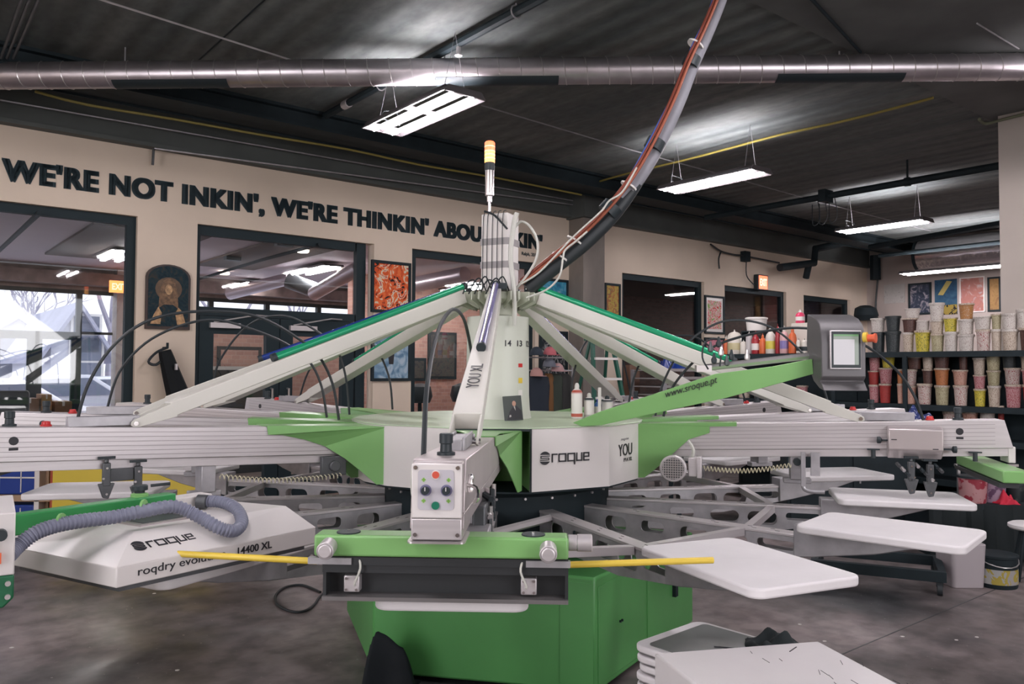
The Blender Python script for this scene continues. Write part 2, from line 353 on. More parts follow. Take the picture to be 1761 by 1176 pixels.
# opening 2: transom glass over a pair of glazed doors
x0, x1, zt, zb = wins[1]; x1f = 4.62
m = MB(); y0, y1 = DW+.06, DW+.14
m.box(x0, x0+.05, y0, y1, zb, zt); m.box(x1f-.10, x1f+.02, y0, y1, zb, zt); m.box(x0+.05, x1f-.12, y0, y1, zt-.1, zt); m.box(x0+.05, x1f-.12, y0, y1, 2.03, 2.12)
f = struct(robj('window_2', m, DFRAME, smooth=False)); m = MB(); m.box(x0+.05, x1f-.12, DW+.095, DW+.103, 2.12, zt-.1); obj('pane', m, GL, f, smooth=False)
for i, (d0, d1) in enumerate(((x0+.055, 3.575), (3.585, x1f-.125))):
    m = MB(); fw = .15
    m.box(d0, d0+fw, y0, y1, .03, 2.025); m.box(d1-fw, d1, y0, y1, .03, 2.025); m.box(d0+fw, d1-fw, y0, y1, 1.84, 2.025); m.box(d0+fw, d1-fw, y0, y1, .03, .28)
    f = struct(robj('door_%d' % (i+1), m, DFRAME, smooth=False)); m = MB(); m.box(d0+fw, d1-fw, DW+.095, DW+.103, .28, 1.84); obj('pane', m, GL, f, smooth=False)
    m = MB(); m.box(d0+.1, d0+.42, y0-.05, y0, 1.90, 1.955); obj('door_closer', m, ALU, f)
    m = MB(); m.tube([(d0+.14, y0-.03, 1.96), (d0+.55, y0-.14, 2.045), (d0+.75, y0, 2.05)], .008, 6); obj('closer_arm', m, ALU, f)
    m = MB(); xx = d1-.09 if i == 0 else d0+.09; m.tube([(xx, y0, .95), (xx, y0-.05, .95), (xx, y0-.05, 1.25), (xx, y0, 1.25)], .012, 6); obj('door_handle', m, ALUB, f)

# lettering on the wall
def wallp(a, z, off=.004): return RM(a, DW-off, z)
mb = text('wall_lettering', "WE'RE NOT INKIN', WE'RE THINKIN' ABOUT INKIN'", 6.47, wallp(.905, 3.127), D1, (0, 0, 1), INK, bold=.022, ext=.004, height=.238, spacing=1.10, smear=.095)
tag(mb, "bold dark capital lettering along the top of the beige wall", 'lettering')
mb = text('attribution_lettering', "Ralph, 2014", .30, wallp(7.02, 3.045), D1, (0, 0, 1), INK, bold=.02, ext=.002)
tag(mb, 'tiny dark attribution line under the right end of the slogan', 'lettering')

# column against the wall, right pillar
CONC = mat('board_marked_pillar_concrete', (.20, .175, .155), .75, noise=.22, nscale=3, stretch=(1, 1, .5), detail=6)
m = MB(); m.box(7.915, 8.345, 8.2, 8.5, 0, ZC); struct(robj('trim_4', m, CONC, smooth=False))
m = MB(); m.box(7.86, 8.40, 8.12, 8.5, ZT-.02, ZC-.01); struct(robj('trim_5', m, LEDGE, smooth=False))
m = MB(); m.box(8.7, 9.3, 2.5, 3.1, 0, ZC-.03); struct(robj('trim_6', m, mat('painted_pillar', (.44, .39, .35), .7, noise=.05, nscale=2), smooth=False))
# dark girder hung below the ceiling along the wall
m = MB(); m.box(A0_, A1_, 7.45, 7.47, 3.88, ZC); m.box(A0_, A1_, 7.38, 7.56, 3.86, 3.885); m.box(A0_, A1_, 7.38, 7.9, ZC-.03, ZC-.001); m.box(A0_, A1_, 7.88, 7.9, 3.88, ZC)
m.box(A0_, A1_, 7.47, 7.88, 3.90, 3.93)
struct(robj('trim_7', m, BLACKM, smooth=False))

# ------------------------------------------------------------ overhead services
m = MB(); Y = 6.3
def dz(x): return 3.795 + (x+4.03)*(3.911-3.795)/8.06
DUCTM = mat('spiral_duct_metal', (.52, .48, .505), .33, .9, noise=.15, nscale=5, bump=.05, bscale=12)
m.cyl((-8, Y, dz(-8)), (8, Y, dz(8)), .105, n=40)
duct = obj('spiral_duct', m, DUCTM); tag(duct, 'long silver spiral air duct crossing the picture below the ceiling', 'duct')
m = MB(); x = -7.9
while x < 7.9:
    P = []
    for k in range(17):
        t = 2*math.pi*k/16; xx = x + .09*k/16
        P.append((xx, Y+.107*math.cos(t), dz(xx)+.107*math.sin(t)))
    m.tube(P, .0035, 4); x += .172
obj('seam', m, ALUB, duct)
for xa, xb in ((200, 395), (750, 960), (1333, 1550)):
    m = MB(); X0 = onY(xa, 145, Y).x; X1 = onY(xb, 145, Y).x
    n = 10; vs = []
    for X in (X0, X1):
        for k in range(n+1):
            t = R_(-140+55*k/n); vs.append((X, Y+.1075*math.cos(t), dz(X)+.1075*math.sin(t)))
        for k in range(n, -1, -1):
            t = R_(-140+55*k/n); vs.append((X, Y+.1125*math.cos(t), dz(X)+.1125*math.sin(t)))
    N = 2*n+2
    m.add(vs, [(k, (k+1) % N, N+(k+1) % N, N+k) for k in range(N)] + [(k, k+1, N-2-k, N-1-k) for k in range(n)] + [(N+k, N+N-1-k, N+N-2-k, N+k+1) for k in range(n)])
    obj('air_slot', m, BLACK, duct)
for X in (-3.1, -.55, 2.6, 5.2):
    m = MB(); m.cyl((X, Y, dz(X)+.1), (X, Y, 4.03), .006, n=6); obj('hanger_rod', m, STEEL, duct)

def line(name, P, r, m_, label, cat, group=None, n=8, smooth=0):
    mb = MB(); mb.tube(P, r, n, smooth=smooth); o = obj(name, mb, m_); return tag(o, label, cat, group)
# sprinkler pipes
p = onz(548, 205, 3.99); q = onz(925, 0, 3.99); a_ = (p.dot(D1)+q.dot(D1))/2
sp = line('sprinkler_pipe', [RM(a_, 7.3, 3.99), RM(a_, 2.0, 3.99)], .035, BLACKM, 'dark sprinkler pipe running up behind the duct left of centre', 'pipe')
m = MB(); m.cyl(RM(a_, 5.0, 3.97), RM(a_, 5.0, 3.89), .018, n=8); m.lathe([(.012, 0), (.03, .01), (.03, .015)], c=tuple(RM(a_, 5.0, 3.88))); obj('sprinkler_head', m, ALU, sp)
m = MB(); m.cyl(RM(a_, 6.8, 3.99), RM(a_, 6.9, 3.99), .042, n=12); obj('coupling', m, ALU, sp)
for b in (4.3, 6.2):
    m = MB(); m.cyl(RM(a_, b, 4.01), RM(a_, b, ZC), .007, n=6); m.tube([RM(a_, b, 3.99)+Vector((.045*math.cos(t)*D1.x, .045*math.cos(t)*D1.y, .045*math.sin(t))) for t in [k*math.pi/5 for k in range(11)]], .006, 5); obj('pipe_hanger', m, STEEL, sp)
p = onz(1716, 285, 3.78); q = onz(1255, 367, 3.78); a_ = (p.dot(D1)+q.dot(D1))/2
sp = line('sprinkler_pipe', [RM(a_, 7.5, 3.78), RM(a_, 2.4, 3.78)], .045, BLACKM, 'thick dark sprinkler pipe ahead of the third tube light', 'pipe')
for x in (1552,):
    P = onz(x, 310, 3.78); b = P.dot(D2); m = MB(); m.cyl(RM(a_, b, 3.8), RM(a_, b, ZC), .012, n=6); m.cyl(RM(a_, b-.03, 3.78), RM(a_, b+.03, 3.78), .056, n=10); obj('pipe_hanger', m, BLACKM, sp)
P = onz(1412, 333, 3.8); b = P.dot(D2)
m = MB(); m.box(-.10, .10, -.05, .05, -.10, .06, M=Matrix.Translation(RM(a_, b, 3.80)) @ Matrix.Rotation(RANG, 4, 'Z')); obj('valve_body', m, BLACKM, sp)
for dx in (-.12, .02, .12):
    m = MB(); m.tube([RM(a_, b+dx, 3.78), RM(a_+.02, b+dx-.03, 3.5), RM(a_-.02, b+dx+.05, 3.42), RM(a_, b+dx+.07, 3.7)], .006, 5, smooth=4); obj('hanging_cable', m, RUBBER, sp)
# cables and conduit below the slab
line('ceiling_conduit', [onz(150, -8, 3.98), onz(500, 103, 3.98)], .008, ALU, 'thin pale conduit crossing the slab at the upper left', 'conduit', n=6)
line('ceiling_conduit', [onz(828, 181, 4.0), onz(1100, 262, 4.0), onz(1240, 300, 4.0), onz(1400, 345, 4.0), onz(1600, 397, 4.0)], .007, STEEL, 'thin conduit running right from above the beacon to the back', 'conduit', n=6)
line('yellow_air_hose', [onz(x, y, 3.97) for x, y in ((1010, 318), (1080, 298), (1170, 277), (1250, 256), (1340, 232), (1420, 215), (1500, 196), (1605, 168))], .013, mat('yellow_hose', (.27, .22, .05), .5), 'yellow hose strung across the ceiling right of the hose bundle', 'hose', n=6, smooth=3)
wl = [(60, 157), (150, 180), (300, 205), (450, 232), (600, 257), (720, 283), (850, 305), (1000, 335)]
line('yellow_air_hose', [RM(onW(x, y, 7.8)[0], 7.8, min(onW(x, y, 7.8)[1], 3.86)) for x, y in wl], .012, mat('yellow_hose', (.27, .22, .05), .5), 'yellow hose running along the ledge above the slogan', 'hose', n=6, smooth=3)
for k, (y0, y1, lb) in enumerate((((172), (345), 'upper thin grey conduit along the ledge above the slogan'), ((255), (352), 'lower thin grey conduit along the ledge above the slogan'))):
    xs = (0, 985) if k == 0 else (265, 985)
    P = []
    for x, y in zip(xs, (y0, y1)):
        aa, zz = onW(x, y, 8.36); P.append(RM(aa, 8.36, zz))
    line('ledge_conduit', P, .010, STEEL, lb, 'conduit', n=6)
aa, zz = onW(265, 255, 8.36)
line('conduit_drop', [RM(aa, 8.36, zz), RM(aa, 8.38, zz-.02), RM(aa, 8.40, zz-.16)], .014, DSTEEL, 'short dark conduit stub hanging above the letters RE NOT', 'conduit', n=6)
# pipes near the far end of the left wall
def wpt(x, y, d): a, z = onW(x, y, d); return RM(a, d, z)
line('black_drain_pipe', [wpt(1341, 460, 8.1), wpt(1400, 452, 8.1), wpt(1402, 428, 8.1), wpt(1470, 414, 8.0)], .07, BLACKM, 'thick black pipe elbow above the third dark window', 'pipe', n=10)
line('black_drain_pipe', [wpt(1386, 478, 8.2), wpt(1391, 455, 8.1)], .06, BLACKM, 'short black pipe end hanging below the elbow', 'pipe', n=10)
line('wall_cable', [wpt(x, y, 8.42) for x, y in ((1222, 420), (1240, 432), (1262, 438), (1280, 440), (1340, 452))], .016, RUBBER, 'dark cable sagging along the wall toward the black pipe elbow', 'cable', smooth=4)
line('wall_cable', [wpt(x, y, 8.42) for x, y in ((1240, 432), (1236, 445), (1237, 462))], .014, RUBBER, 'dark cable end hanging over the dark window right of the column', 'cable', smooth=4)
line('wall_cable', [wpt(x, y, 8.42) for x, y in ((1284, 442), (1283, 465), (1286, 478), (1297, 490))], .010, RUBBER, 'thin cable dropping from the junction box to the exit sign', 'cable', smooth=4)
a, z = onW(1283, 441, 8.42); m = MB(); m.box(-.08, .08, -.05, .05, -.09, .09); tag(obj('junction_box', m, BLACKM, loc=RM(a, 8.43, z), rz=RANG), 'black junction box on the wall above the exit sign', 'box')
# exit sign
def sign(x, y, dep, w, h, label, dirx=True):
    a, z = onW(x, y, dep)
    t = thing('exit_sign', label, 'sign', RM(a, dep, z), RANG)
    m = MB(); m.box(-w/2-.03, w/2+.03, -.04, .045, -h/2-.02, h/2+.02); obj('housing', m, BLACK, t, bevel=.008)
    m = MB(); m.box(-w/2, w/2, -.048, -.04, -h/2, h/2); obj('lit_face', m, mat('lit_exit_face', (.8, .1, .04), .4, emit=(1, .17, .08), estr=1.6), t)
    text('exit_letters', 'EXIT', w*.8, (-w*.4, -.050, -h*.27), (1, 0, 0), (0, 0, 1), mat('exit_letter_glow', (.9, .5, .4), .4, emit=(1, .42, .3), estr=1.8), t, bold=.03, height=h*.55)
    return t
sign(1309, 486, 8.44, .26, .24, 'small red lit exit sign over the second dark window')
# far duct with foil
D1F = 15.7
b0, z0 = on1(1585, 440, D1F); b1, z1 = on1(1720, 430, D1F)
m = MB(); m.cyl(RM(D1F, b0, z0), RM(D1F, b1-1.2, z0), .30, n=28)
fd = obj('foil_duct', m, mat('crinkled_foil', (.55, .52, .54), .25, .9, bump=.9, bscale=9)); tag(fd, 'crinkled silver foil duct at the far end above the farthest tube light', 'duct')
m = MB(); m.cyl(RM(D1F, b0+.01, z0), RM(D1F, b0+.06, z0), .31, n=28); obj('end_collar', m, BLACKM, fd)
for (pa, pb, r, lb) in (((1495, 425), (1716, 378), .05, 'upper dark pipe under the far ceiling left of the pillar'), ((1470, 432), (1716, 402), .04, 'lower dark pipe under the far ceiling left of the pillar')):
    q0 = on1(*pa, 14.0); q1 = on1(*pb, 14.0)
    line('far_pipe', [RM(14+(.9 if r == .04 else 0), q0[0], min(q0[1], 3.9)), RM(14+(.9 if r == .04 else 0), q1[0]-1, min(q1[1], 3.9))], r, BLACKM, lb, 'pipe')
b0, z0 = on1(1497, 455, 16.2); line('wall_downpipe', [RM(16.4, b0, 3.9), RM(16.4, b0, z0-.3)], .11, BLACKM, 'dark pipe stub in the far corner of the hall', 'pipe')
line('wall_cable', [RM(16.5, b0, z0-.3), RM(16.5, b0+.05, z0-.9), RM(16.5, b0-.03, z0-1.3), RM(16.5, b0, z0-1.7)], .02, RUBBER, 'dark cable hanging below the pipe stub in the far corner', 'cable', smooth=4)
b0, z0 = on1(1490, 547, 16.3); m = MB(); m.lathe([(.02, -.05), (.2, -.05), (.26, .05), (.22, .2), (.1, .26), (.02, .27)], 16); tag(obj('wall_fan', m, BLACKM, loc=RM(16.25, b0, z0)), 'round black fan at the far corner above the dark ink pails', 'fan')
line('pillar_conduit', [onz(x, y, 3.97) for x, y in ((1684, 205), (1690, 211), (1700, 212), (1730, 204), (1770, 194))], .015, mat('dull_olive_conduit', (.16, .17, .11), .6), 'bent olive conduit at the head of the right pillar', 'conduit', smooth=4)
line('ceiling_conduit', [onz(1680, 40, 4.0), onz(1752, 84, 4.0)], .006, STEEL, 'short thin conduit on the dark deck at the upper right', 'conduit', n=6)
line('ceiling_conduit', [onz(1030/2+880, -2, 4.0), onz(1480, 90, 4.0)], .012, BLACKM, 'dark conduit along the smooth concrete band at the upper right', 'conduit', n=6)
for k, x in enumerate((0, 14, 30)): line('ceiling_conduit', [onz(38+x, -5, 3.95), onz(2+x*.7, 100, 3.9)], .012, DSTEEL, ('left', 'middle', 'right')[k]+' conduit of three in the upper left corner of the picture', 'conduit', n=6)

# ------------------------------------------------------------ framed pictures on the left wall
def artmat(name, cols, scale, dist=3.0, bg=None, lo=.3, hi=.72, mode='noise', seed=0.0):
    m = bpy.data.materials.new(name); m.use_nodes = True; nt = m.node_tree; b = nt.nodes['Principled BSDF']; b.inputs['Roughness'].default_value = .7; b.inputs['Specular IOR Level'].default_value = .2
    tc = nt.nodes.new('ShaderNodeTexCoord'); mp = nt.nodes.new('ShaderNodeMapping'); mp.inputs['Location'].default_value = (seed, seed*2, seed*3); nt.links.new(tc.outputs['Object'], mp.inputs[0])
    n = nt.nodes.new('ShaderNodeTexNoise'); n.inputs['Scale'].default_value = scale; n.inputs['Distortion'].default_value = dist; n.inputs['Detail'].default_value = 3
    nt.links.new(mp.outputs[0], n.inputs['Vector']); r = nt.nodes.new('ShaderNodeValToRGB')
    while len(r.color_ramp.elements) < len(cols): r.color_ramp.elements.new(.5)
    for i, (e, c) in enumerate(zip(r.color_ramp.elements, cols)): e.position = lo+(hi-lo)*i/(len(cols)-1); e.color = (*c, 1)
    r.color_ramp.interpolation = 'CONSTANT' if mode == 'hard' else 'LINEAR'
    nt.links.new(n.outputs['Fac'], r.inputs[0]); nt.links.new(r.outputs[0], b.inputs['Base Color']); return m
def poster(x0, y0, x1, y1, label, art, frame=BLACKM, fw=.035, matw=0.0, wall='left', name='framed_poster', extra=None):
    """corners measured at the top left and bottom right"""
    f = (lambda x, y: onW(x, y, DW-.02)) if wall == 'left' else (lambda x, y: on1(x, y, A1_-.02))
    a0, z0 = f(x0, y0); a1, z1 = f(x1, y1)
    if wall == 'left': t = thing(name, label, 'poster', RM((a0+a1)/2, DW-.001, (z0+z1)/2), RANG)
    else: t = thing(name, label, 'poster', RM(A1_-.001, (a0+a1)/2, (z0+z1)/2), RANG-R_(90))
    W, Hh = abs(a1-a0)/2, abs(z0-z1)/2
    if fw:
        m = MB(); 
        for bx in ((-W, W, Hh-fw, Hh), (-W, W, -Hh, -Hh+fw), (-W, -W+fw, -Hh+fw, Hh-fw), (W-fw, W, -Hh+fw, Hh-fw)): m.box(bx[0], bx[1], -.03, 0, bx[2], bx[3])
        obj('frame', m, frame, t, smooth=False)
    if matw: m = MB(); m.box(-W+fw, W-fw, -.012, -.002, -Hh+fw, Hh-fw); obj('mount', m, WHITE, t, smooth=False)
    g = fw+matw; m = MB(); m.box(-W+g, W-g, -.016, -.003, -Hh+g, Hh-g); obj('print', m, art, t, smooth=False)
    if extra: extra(t, W-g, Hh-g)
    return t
def blob(t, name, pts, m_, y=-.018):
    mb = MB(); mb.side(pts, y, y+.003); return obj(name, mb, m_, t, smooth=False)
def ex_red(t, W, Hh):
    m = MB(); [m.side([(x-.02, Hh*.72), (x+.018, Hh*.74), (x+.02, Hh*.86), (x-.016, Hh*.88)], -.019, -.016) for x in (-.16, -.11, -.06, -.01)]; obj('title_marks', m, PRINT, t, smooth=False)
poster(639, 446, 706, 540, 'framed poster of tangled red and orange shapes right of the glass doors', artmat('tangled_red_print', [(.02, .02, .02), (.65, .10, .03), (.75, .16, .05), (.7, .6, .45), (.5, .04, .03), (.55, .45, .12)], 5, 3, mode='hard'))
poster(639, 562, 706, 655, 'framed pale blue poster with a small dark figure, below the red one', artmat('pale_blue_print', [(.12, .22, .33), (.25, .38, .5), (.42, .52, .6)], 5, 2, lo=.4, hi=.65), extra=lambda t, W, Hh: blob(t, 'dark_figure', [(-.03, -.12), (.03, -.12), (.05, .08), (0, .16), (-.05, .06)], PRINT))
poster(928, 477, 977, 530, 'framed blue poster between the third window and the column', artmat('blue_print', [(.03, .12, .24), (.05, .30, .45), (.3, .4, .5)], 5, 2), extra=lambda t, W, Hh: blob(t, 'round_shape', [(.12*math.cos(k*.63)+.02, .10*math.sin(k*.63)-.12) for k in range(10)], PRINT))
poster(928, 568, 976, 655, 'framed black poster with white sketch, behind the coat rail', artmat('black_sketch_print', [(.02, .025, .03), (.02, .025, .03), (.35, .35, .35)], 6, 4, lo=.3, hi=.68))
poster(1040, 486, 1067, 567, 'framed yellow and red poster right of the column', artmat('yellow_print', [(.38, .26, .06), (.5, .38, .10), (.42, .14, .06), (.15, .2, .12)], 7, 3), extra=None)
poster(1212, 507, 1246, 575, 'white mounted poster with red and green stripes left of the exit sign', artmat('striped_print', [(.6, .07, .05), (.75, .5, .5), (.25, .4, .12), (.05, .05, .15)], 6, 5, mode='hard'), matw=.05)
poster(1212, 580, 1246, 640, 'framed pink poster below the red and green one', artmat('pink_print', [(.55, .12, .2), (.7, .3, .35), (.1, .05, .08)], 6, 4), matw=0)
# arched picture of a long haired sitter: plain generic stand-in
a0, z0 = onW(249, 565, DW-.02); a1, z1 = onW(328, 458, DW-.02)
t = thing('arched_picture', 'dark arched wooden picture of a long haired sitter beside the left window', 'picture', RM((a0+a1)/2, DW-.001, z0), RANG)
W = (a1-a0)/2; Hh = z1-z0
def arch(W, H, r=.0): return [(-W, 0), (W, 0)] + [(W*math.cos(R_(k)), H-W*.62+W*.62*math.sin(R_(k))) for k in range(0, 181, 15)]
m = MB(); m.side(arch(W, Hh), -.03, 0); obj('board', m, mat('dark_aged_wood', (.035, .018, .014), .5, noise=.4, nscale=12), t)
m = MB(); m.side([(x*.90, .03+z*.93) for x, z in arch(W, Hh)], -.034, -.03); obj('painted_ground', m, artmat('dark_teal_paint', [(.01, .02, .03), (.015, .035, .045), (.05, .04, .03)], 8), t)
sk = mat('ochre_paint', (.42, .25, .12), .5, noise=.4, nscale=30); hr = mat('umber_paint', (.15, .08, .035), .5, noise=.5, nscale=40)
def ell(cx, cz, rx, rz, n=18): return [(cx+rx*math.cos(2*math.pi*k/n), cz+rz*math.sin(2*math.pi*k/n)) for k in range(n)]
m = MB(); m.side(ell(0, Hh*.62, W*.60, W*.55), -.036, -.034); obj('halo', m, mat('dim_halo_paint', (.10, .055, .025), .5, noise=.3, nscale=20), t)
m = MB(); m.side([(-W*.44, Hh*.32), (-W*.2, Hh*.38), (W*.2, Hh*.38), (W*.44, Hh*.32), (W*.40, Hh*.58), (W*.26, Hh*.74), (0, Hh*.79), (-W*.26, Hh*.74), (-W*.40, Hh*.58)], -.038, -.036); obj('painted_hair', m, hr, t)
m = MB(); m.side(ell(0, Hh*.61, W*.16, W*.24), -.040, -.038); obj('painted_face', m, sk, t)
m = MB(); m.side([(-W*.8, .05), (-W*.35, .05), (-W*.3, Hh*.25), (-W*.45, Hh*.34), (-W*.65, Hh*.22)], -.040, -.038); obj('painted_arm', m, sk, t)
m = MB(); m.side([(W*.8, .05), (W*.4, .05), (W*.3, Hh*.25), (W*.45, Hh*.34), (W*.62, Hh*.28)], -.040, -.038); obj('painted_arm', m, sk, t)
# hanging dark bag below it
a0, z0 = onW(286, 598, DW-.1); t = thing('hanging_tool_bag', 'black tool bag with a strap hanging from a wall hook under the arched picture', 'bag', RM(a0, DW-.12, z0), RANG)
m = MB(); m.cyl((0, .12, 0), (0, -.02, 0), .012); m.cyl((0, -.02, 0), (0, -.02, .05), .012); obj('hook', m, BLACKM, t)
m = MB(); m.tube([(0, 0, 0), (-.1, 0, -.05), (-.17, 0, -.14), (-.1, 0, -.17), (-.02, 0, -.1)], .014, 6, smooth=4); obj('strap', m, RUBBER, t)
m = MB(); m.tube([(-.02, 0, -.03), (.03, 0, -.2), (.1, 0, -.42), (.16, -.02, -.62), (.2, -.02, -.85)], .06, 8, smooth=4, rf=lambda i, N: .06+.10*i/N); obj('bag_body', m, mat('black_nylon', (.008, .010, .012), .7, spec=.2), t)
m = MB(); m.box(.12, .30, -.14, .0, -.80, -.50); obj('pocket', m, BLACK, t, bevel=.02)
m = MB(); m.box(.12, .17, -.16, -.14, -.56, -.53); m.box(.05, .07, -.13, -.09, -.22, -.16); obj('buckle', m, ALU, t)
# posters on the back wall
poster(1520, 490, 1556, 520, 'white print with a grey patch map shape on the back wall', artmat('grey_map_print', [(.42, .40, .38), (.45, .43, .41), (.25, .24, .23)], 5, 2, lo=.45, hi=.75), fw=0, wall='back', name='paper_poster')
poster(1562, 488, 1602, 540, 'dark framed poster with pale figures, second on the back wall', artmat('dark_figures_print', [(.02, .03, .05), (.05, .06, .09), (.4, .35, .38)], 4, 3), wall='back')
poster(1607, 482, 1646, 540, 'blue poster with a yellow streak on the back wall', artmat('deep_blue_print', [(.02, .05, .10), (.03, .08, .14), (.05, .11, .16)], 4, 2), fw=0, wall='back', name='paper_poster', extra=lambda t, W, Hh: (blob(t, 'yellow_streak', [(-.15, .05), (-.05, .04), (.12, .30), (.02, .32)], mat('poster_yellow', (.40, .32, .10), .5)), blob(t, 'yellow_band', [(-W, -Hh), (W, -Hh), (W, -Hh*.45), (-W, -Hh*.45)], artmat('yellow_black_band', [(.30, .22, .05), (.02, .02, .02), (.35, .28, .1)], 9, 1, mode='hard'))))
poster(1650, 478, 1694, 536, 'white poster printed in faded red with dark heading on the back wall', artmat('faded_red_print', [(.5, .45, .43), (.42, .18, .15), (.38, .16, .14), (.45, .38, .37)], 3.5, 2), fw=.02, frame=WHITE, wall='back')
poster(1698, 477, 1722, 535, 'framed orange poster partly behind the right pillar', artmat('orange_print', [(.26, .15, .06), (.34, .20, .08), (.2, .1, .05)], 3), wall='back')
# ------------------------------------------------------------ the carousel printing press
CX, CY = -.077, 4.352; AZP = R_(-1.95); AZH = R_(-2.4); STEP = 2*math.pi/14
press = thing('screen_printing_press', 'huge green and white carousel screen printing press filling the middle of the hall', 'printing press', (CX, CY, 0))
def hub(az, r, z): return Vector((math.sin(az)*r, -math.cos(az)*r, z))       # in the press's own frame
def zt(r): return 1.173 + .036*r
# base cabinet
F = [(-.60, -.50), (.287, -.672), (.452, -.732), (1.12, .30), (.5, .62), (-.93, .50)]
F = [(x, y) for x, y in ((-.58, -.49), (.29, -.67), (.455, -.73), (1.13, .31), (.45, .60), (-.90, .47))]
m = MB(); m.prism(F, .03, .545); base = obj('base_cabinet', m, DGREEN, press, bevel=.012)
def wallpanel(p, q, s0, s1, z0, z1, off=.004, name='door_panel', mm=DGREEN):
    p = Vector((*p, 0)); q = Vector((*q, 0)); d = (q-p).normalized(); n = Vector((d.y, -d.x, 0)); mb = MB()
    M = Matrix.Translation(p + n*.0) @ Matrix(((d.x, n.x, 0, 0), (d.y, n.y, 0, 0), (0, 0, 1, 0), (0, 0, 0, 1)))
    mb.box(s0, s1, 0, off, z0, z1, None, M); return obj(name, mb, mm, base, bevel=.002), M
wallpanel(F[1], F[2], .012, .17, .06, .52); wallpanel(F[2], F[3], .03, .50, .06, .50); pan, M = wallpanel(F[2], F[3], .58, 1.18, .06, .50)
mb = MB(); mb.cyl(M @ Vector((.93, .004, .335)), M @ Vector((.93, .016, .335)), .028, n=14); mb.box(.912, .948, .004, .024, .25, .335, None, M); obj('latch', mb, BLACKM, base)
for s in (.25, .27): mb = MB(); mb.cyl(M @ Vector((s, .004, .29)), M @ Vector((s, .012, .29)), .006, n=8); obj('bolt', mb, BLACKM, base)
# turning drum and dark underside
m = MB(); m.lathe([(.40, .50), (.42, .55), (.42, .62), (.58, .66), (.60, .70), (.60, .88), (.66, .90), (.70, .926), (.1, .928)], 36); drum = obj('index_drum', m, BLACKM, press)
for k in range(28):
    az = AZP + STEP*(k/2); 
    if -1.2 < ((az+math.pi) % (2*math.pi))-math.pi < 1.6:
        mb = MB()
        for dz_ in (-.012, .02): pass
        mb.cyl(hub(az+.05, .598, .872), hub(az+.05, .608, .872), .006, n=8); obj('bolt', mb, ALU, drum)
# hub cover: sheet metal ring
HV = [-42, -13.5, 12.2, 44, 70, 84, 109, 122, 148, 178, 208, 238, 262, 282, 304]
def hv(a, r): return (math.sin(R_(a))*r, -math.cos(R_(a))*r)
RH = .775; ZH0, ZH1 = .930, 1.213
m = MB(); poly = [hv(a, RH) for a in HV]; m.prism([(x*1.005, y*1.005) for x, y in poly], ZH1-.002, ZH1+.004); hubtop = obj('hub_top_plate', m, PGREEN, press, bevel=.003)
for i in range(len(HV)):
    a, b = HV[i], HV[(i+1) % len(HV)]
    if i == 1: continue                                   # open bay of the near head
    p, q = Vector((*hv(a, RH), 0)), Vector((*hv(b, RH), 0)); n = Vector((q.y-p.y, p.x-q.x, 0)).normalized(); mb = MB()
    col = PANELW if i in (0, 2, 3) or i > 4 else PANELW
    vs = [p+Vector((0, 0, ZH0)), q+Vector((0, 0, ZH0)), q+Vector((0, 0, ZH1)), p+Vector((0, 0, ZH1))]; vs += [v-n*.012 for v in vs]
    mb.add(vs, [(0, 1, 2, 3), (7, 6, 5, 4), (0, 4, 5, 1), (1, 5, 6, 2), (2, 6, 7, 3), (3, 7, 4, 0)])
    pn = obj('side_panel', mb, PANELW, press, smooth=False)
    if i == 2:
        d = (q-p).normalized(); fr = n if n.dot(Vector((.3, -1, 0))) > 0 else -n
        L = (q-p).length; logo('maker_logo', p+d*.045+fr*.003+Vector((0, 0, 1.055)), d, (0, 0, 1), L*.62, PRINT, pn)
    if i == 3:
        d = (q-p).normalized(); fr = n if n.dot(Vector((.6, -1, 0))) > 0 else -n
        text('model_lettering', 'YOU', .155, p+d*.10+fr*.003+Vector((0, 0, 1.06)), d, (0, 0, 1), PRINT, pn, height=.058)
        text('model_lettering', 'P14 XL', .095, p+d*.16+fr*.003+Vector((0, 0, 1.03)), d, (0, 0, 1), PRINT, pn, height=.018)
        text('model_lettering', 'roqprint', .085, p+d*.13+fr*.003+Vector((0, 0, 1.132)), d, (0, 0, 1), mat('grey_print', (.3, .3, .3), .5), pn, height=.016)
m = MB(); m.prism([(x*.985, y*.985) for x, y in poly], ZH0-.01, ZH0-.002); obj('hub_bottom_plate', m, BLACKM, press)
# green bay behind the near head
p, q = Vector((*hv(-13.5, RH), 0)), Vector((*hv(12.2, RH), 0)); m = MB()
pi, qi = Vector((*hv(-16, .42), 0)), Vector((*hv(15, .42), 0))
for A, B_ in ((p, pi), (pi, qi), (qi, q)):
    m.add([A+Vector((0, 0, ZH0)), B_+Vector((0, 0, ZH0)), B_+Vector((0, 0, ZH1-.004)), A+Vector((0, 0, ZH1-.004))], [(0, 1, 2, 3)])
obj('bay_lining', m, GREEN, press, smooth=False)
m = MB(); n = Vector((0, -1, 0))
for A, B_, z0, z1 in ((p, q, ZH1-.012, ZH1-.001),): 
    m.add([A+Vector((0, -.004, z0)), B_+Vector((0, -.004, z0)), B_+Vector((0, -.004, z1)), A+Vector((0, -.004, z1)), A+Vector((0, .004, z0)), B_+Vector((0, .004, z0)), B_+Vector((0, .004, z1)), A+Vector((0, .004, z1))], [(0, 1, 2, 3), (7, 6, 5, 4), (0, 4, 5, 1), (1, 5, 6, 2), (2, 6, 7, 3), (3, 7, 4, 0)])
for A in (p, q): m.cyl(A+Vector((0, -.003, ZH0)), A+Vector((0, -.003, ZH1)), .005, n=6)
obj('edge_trim', m, BLACK, press, smooth=False)
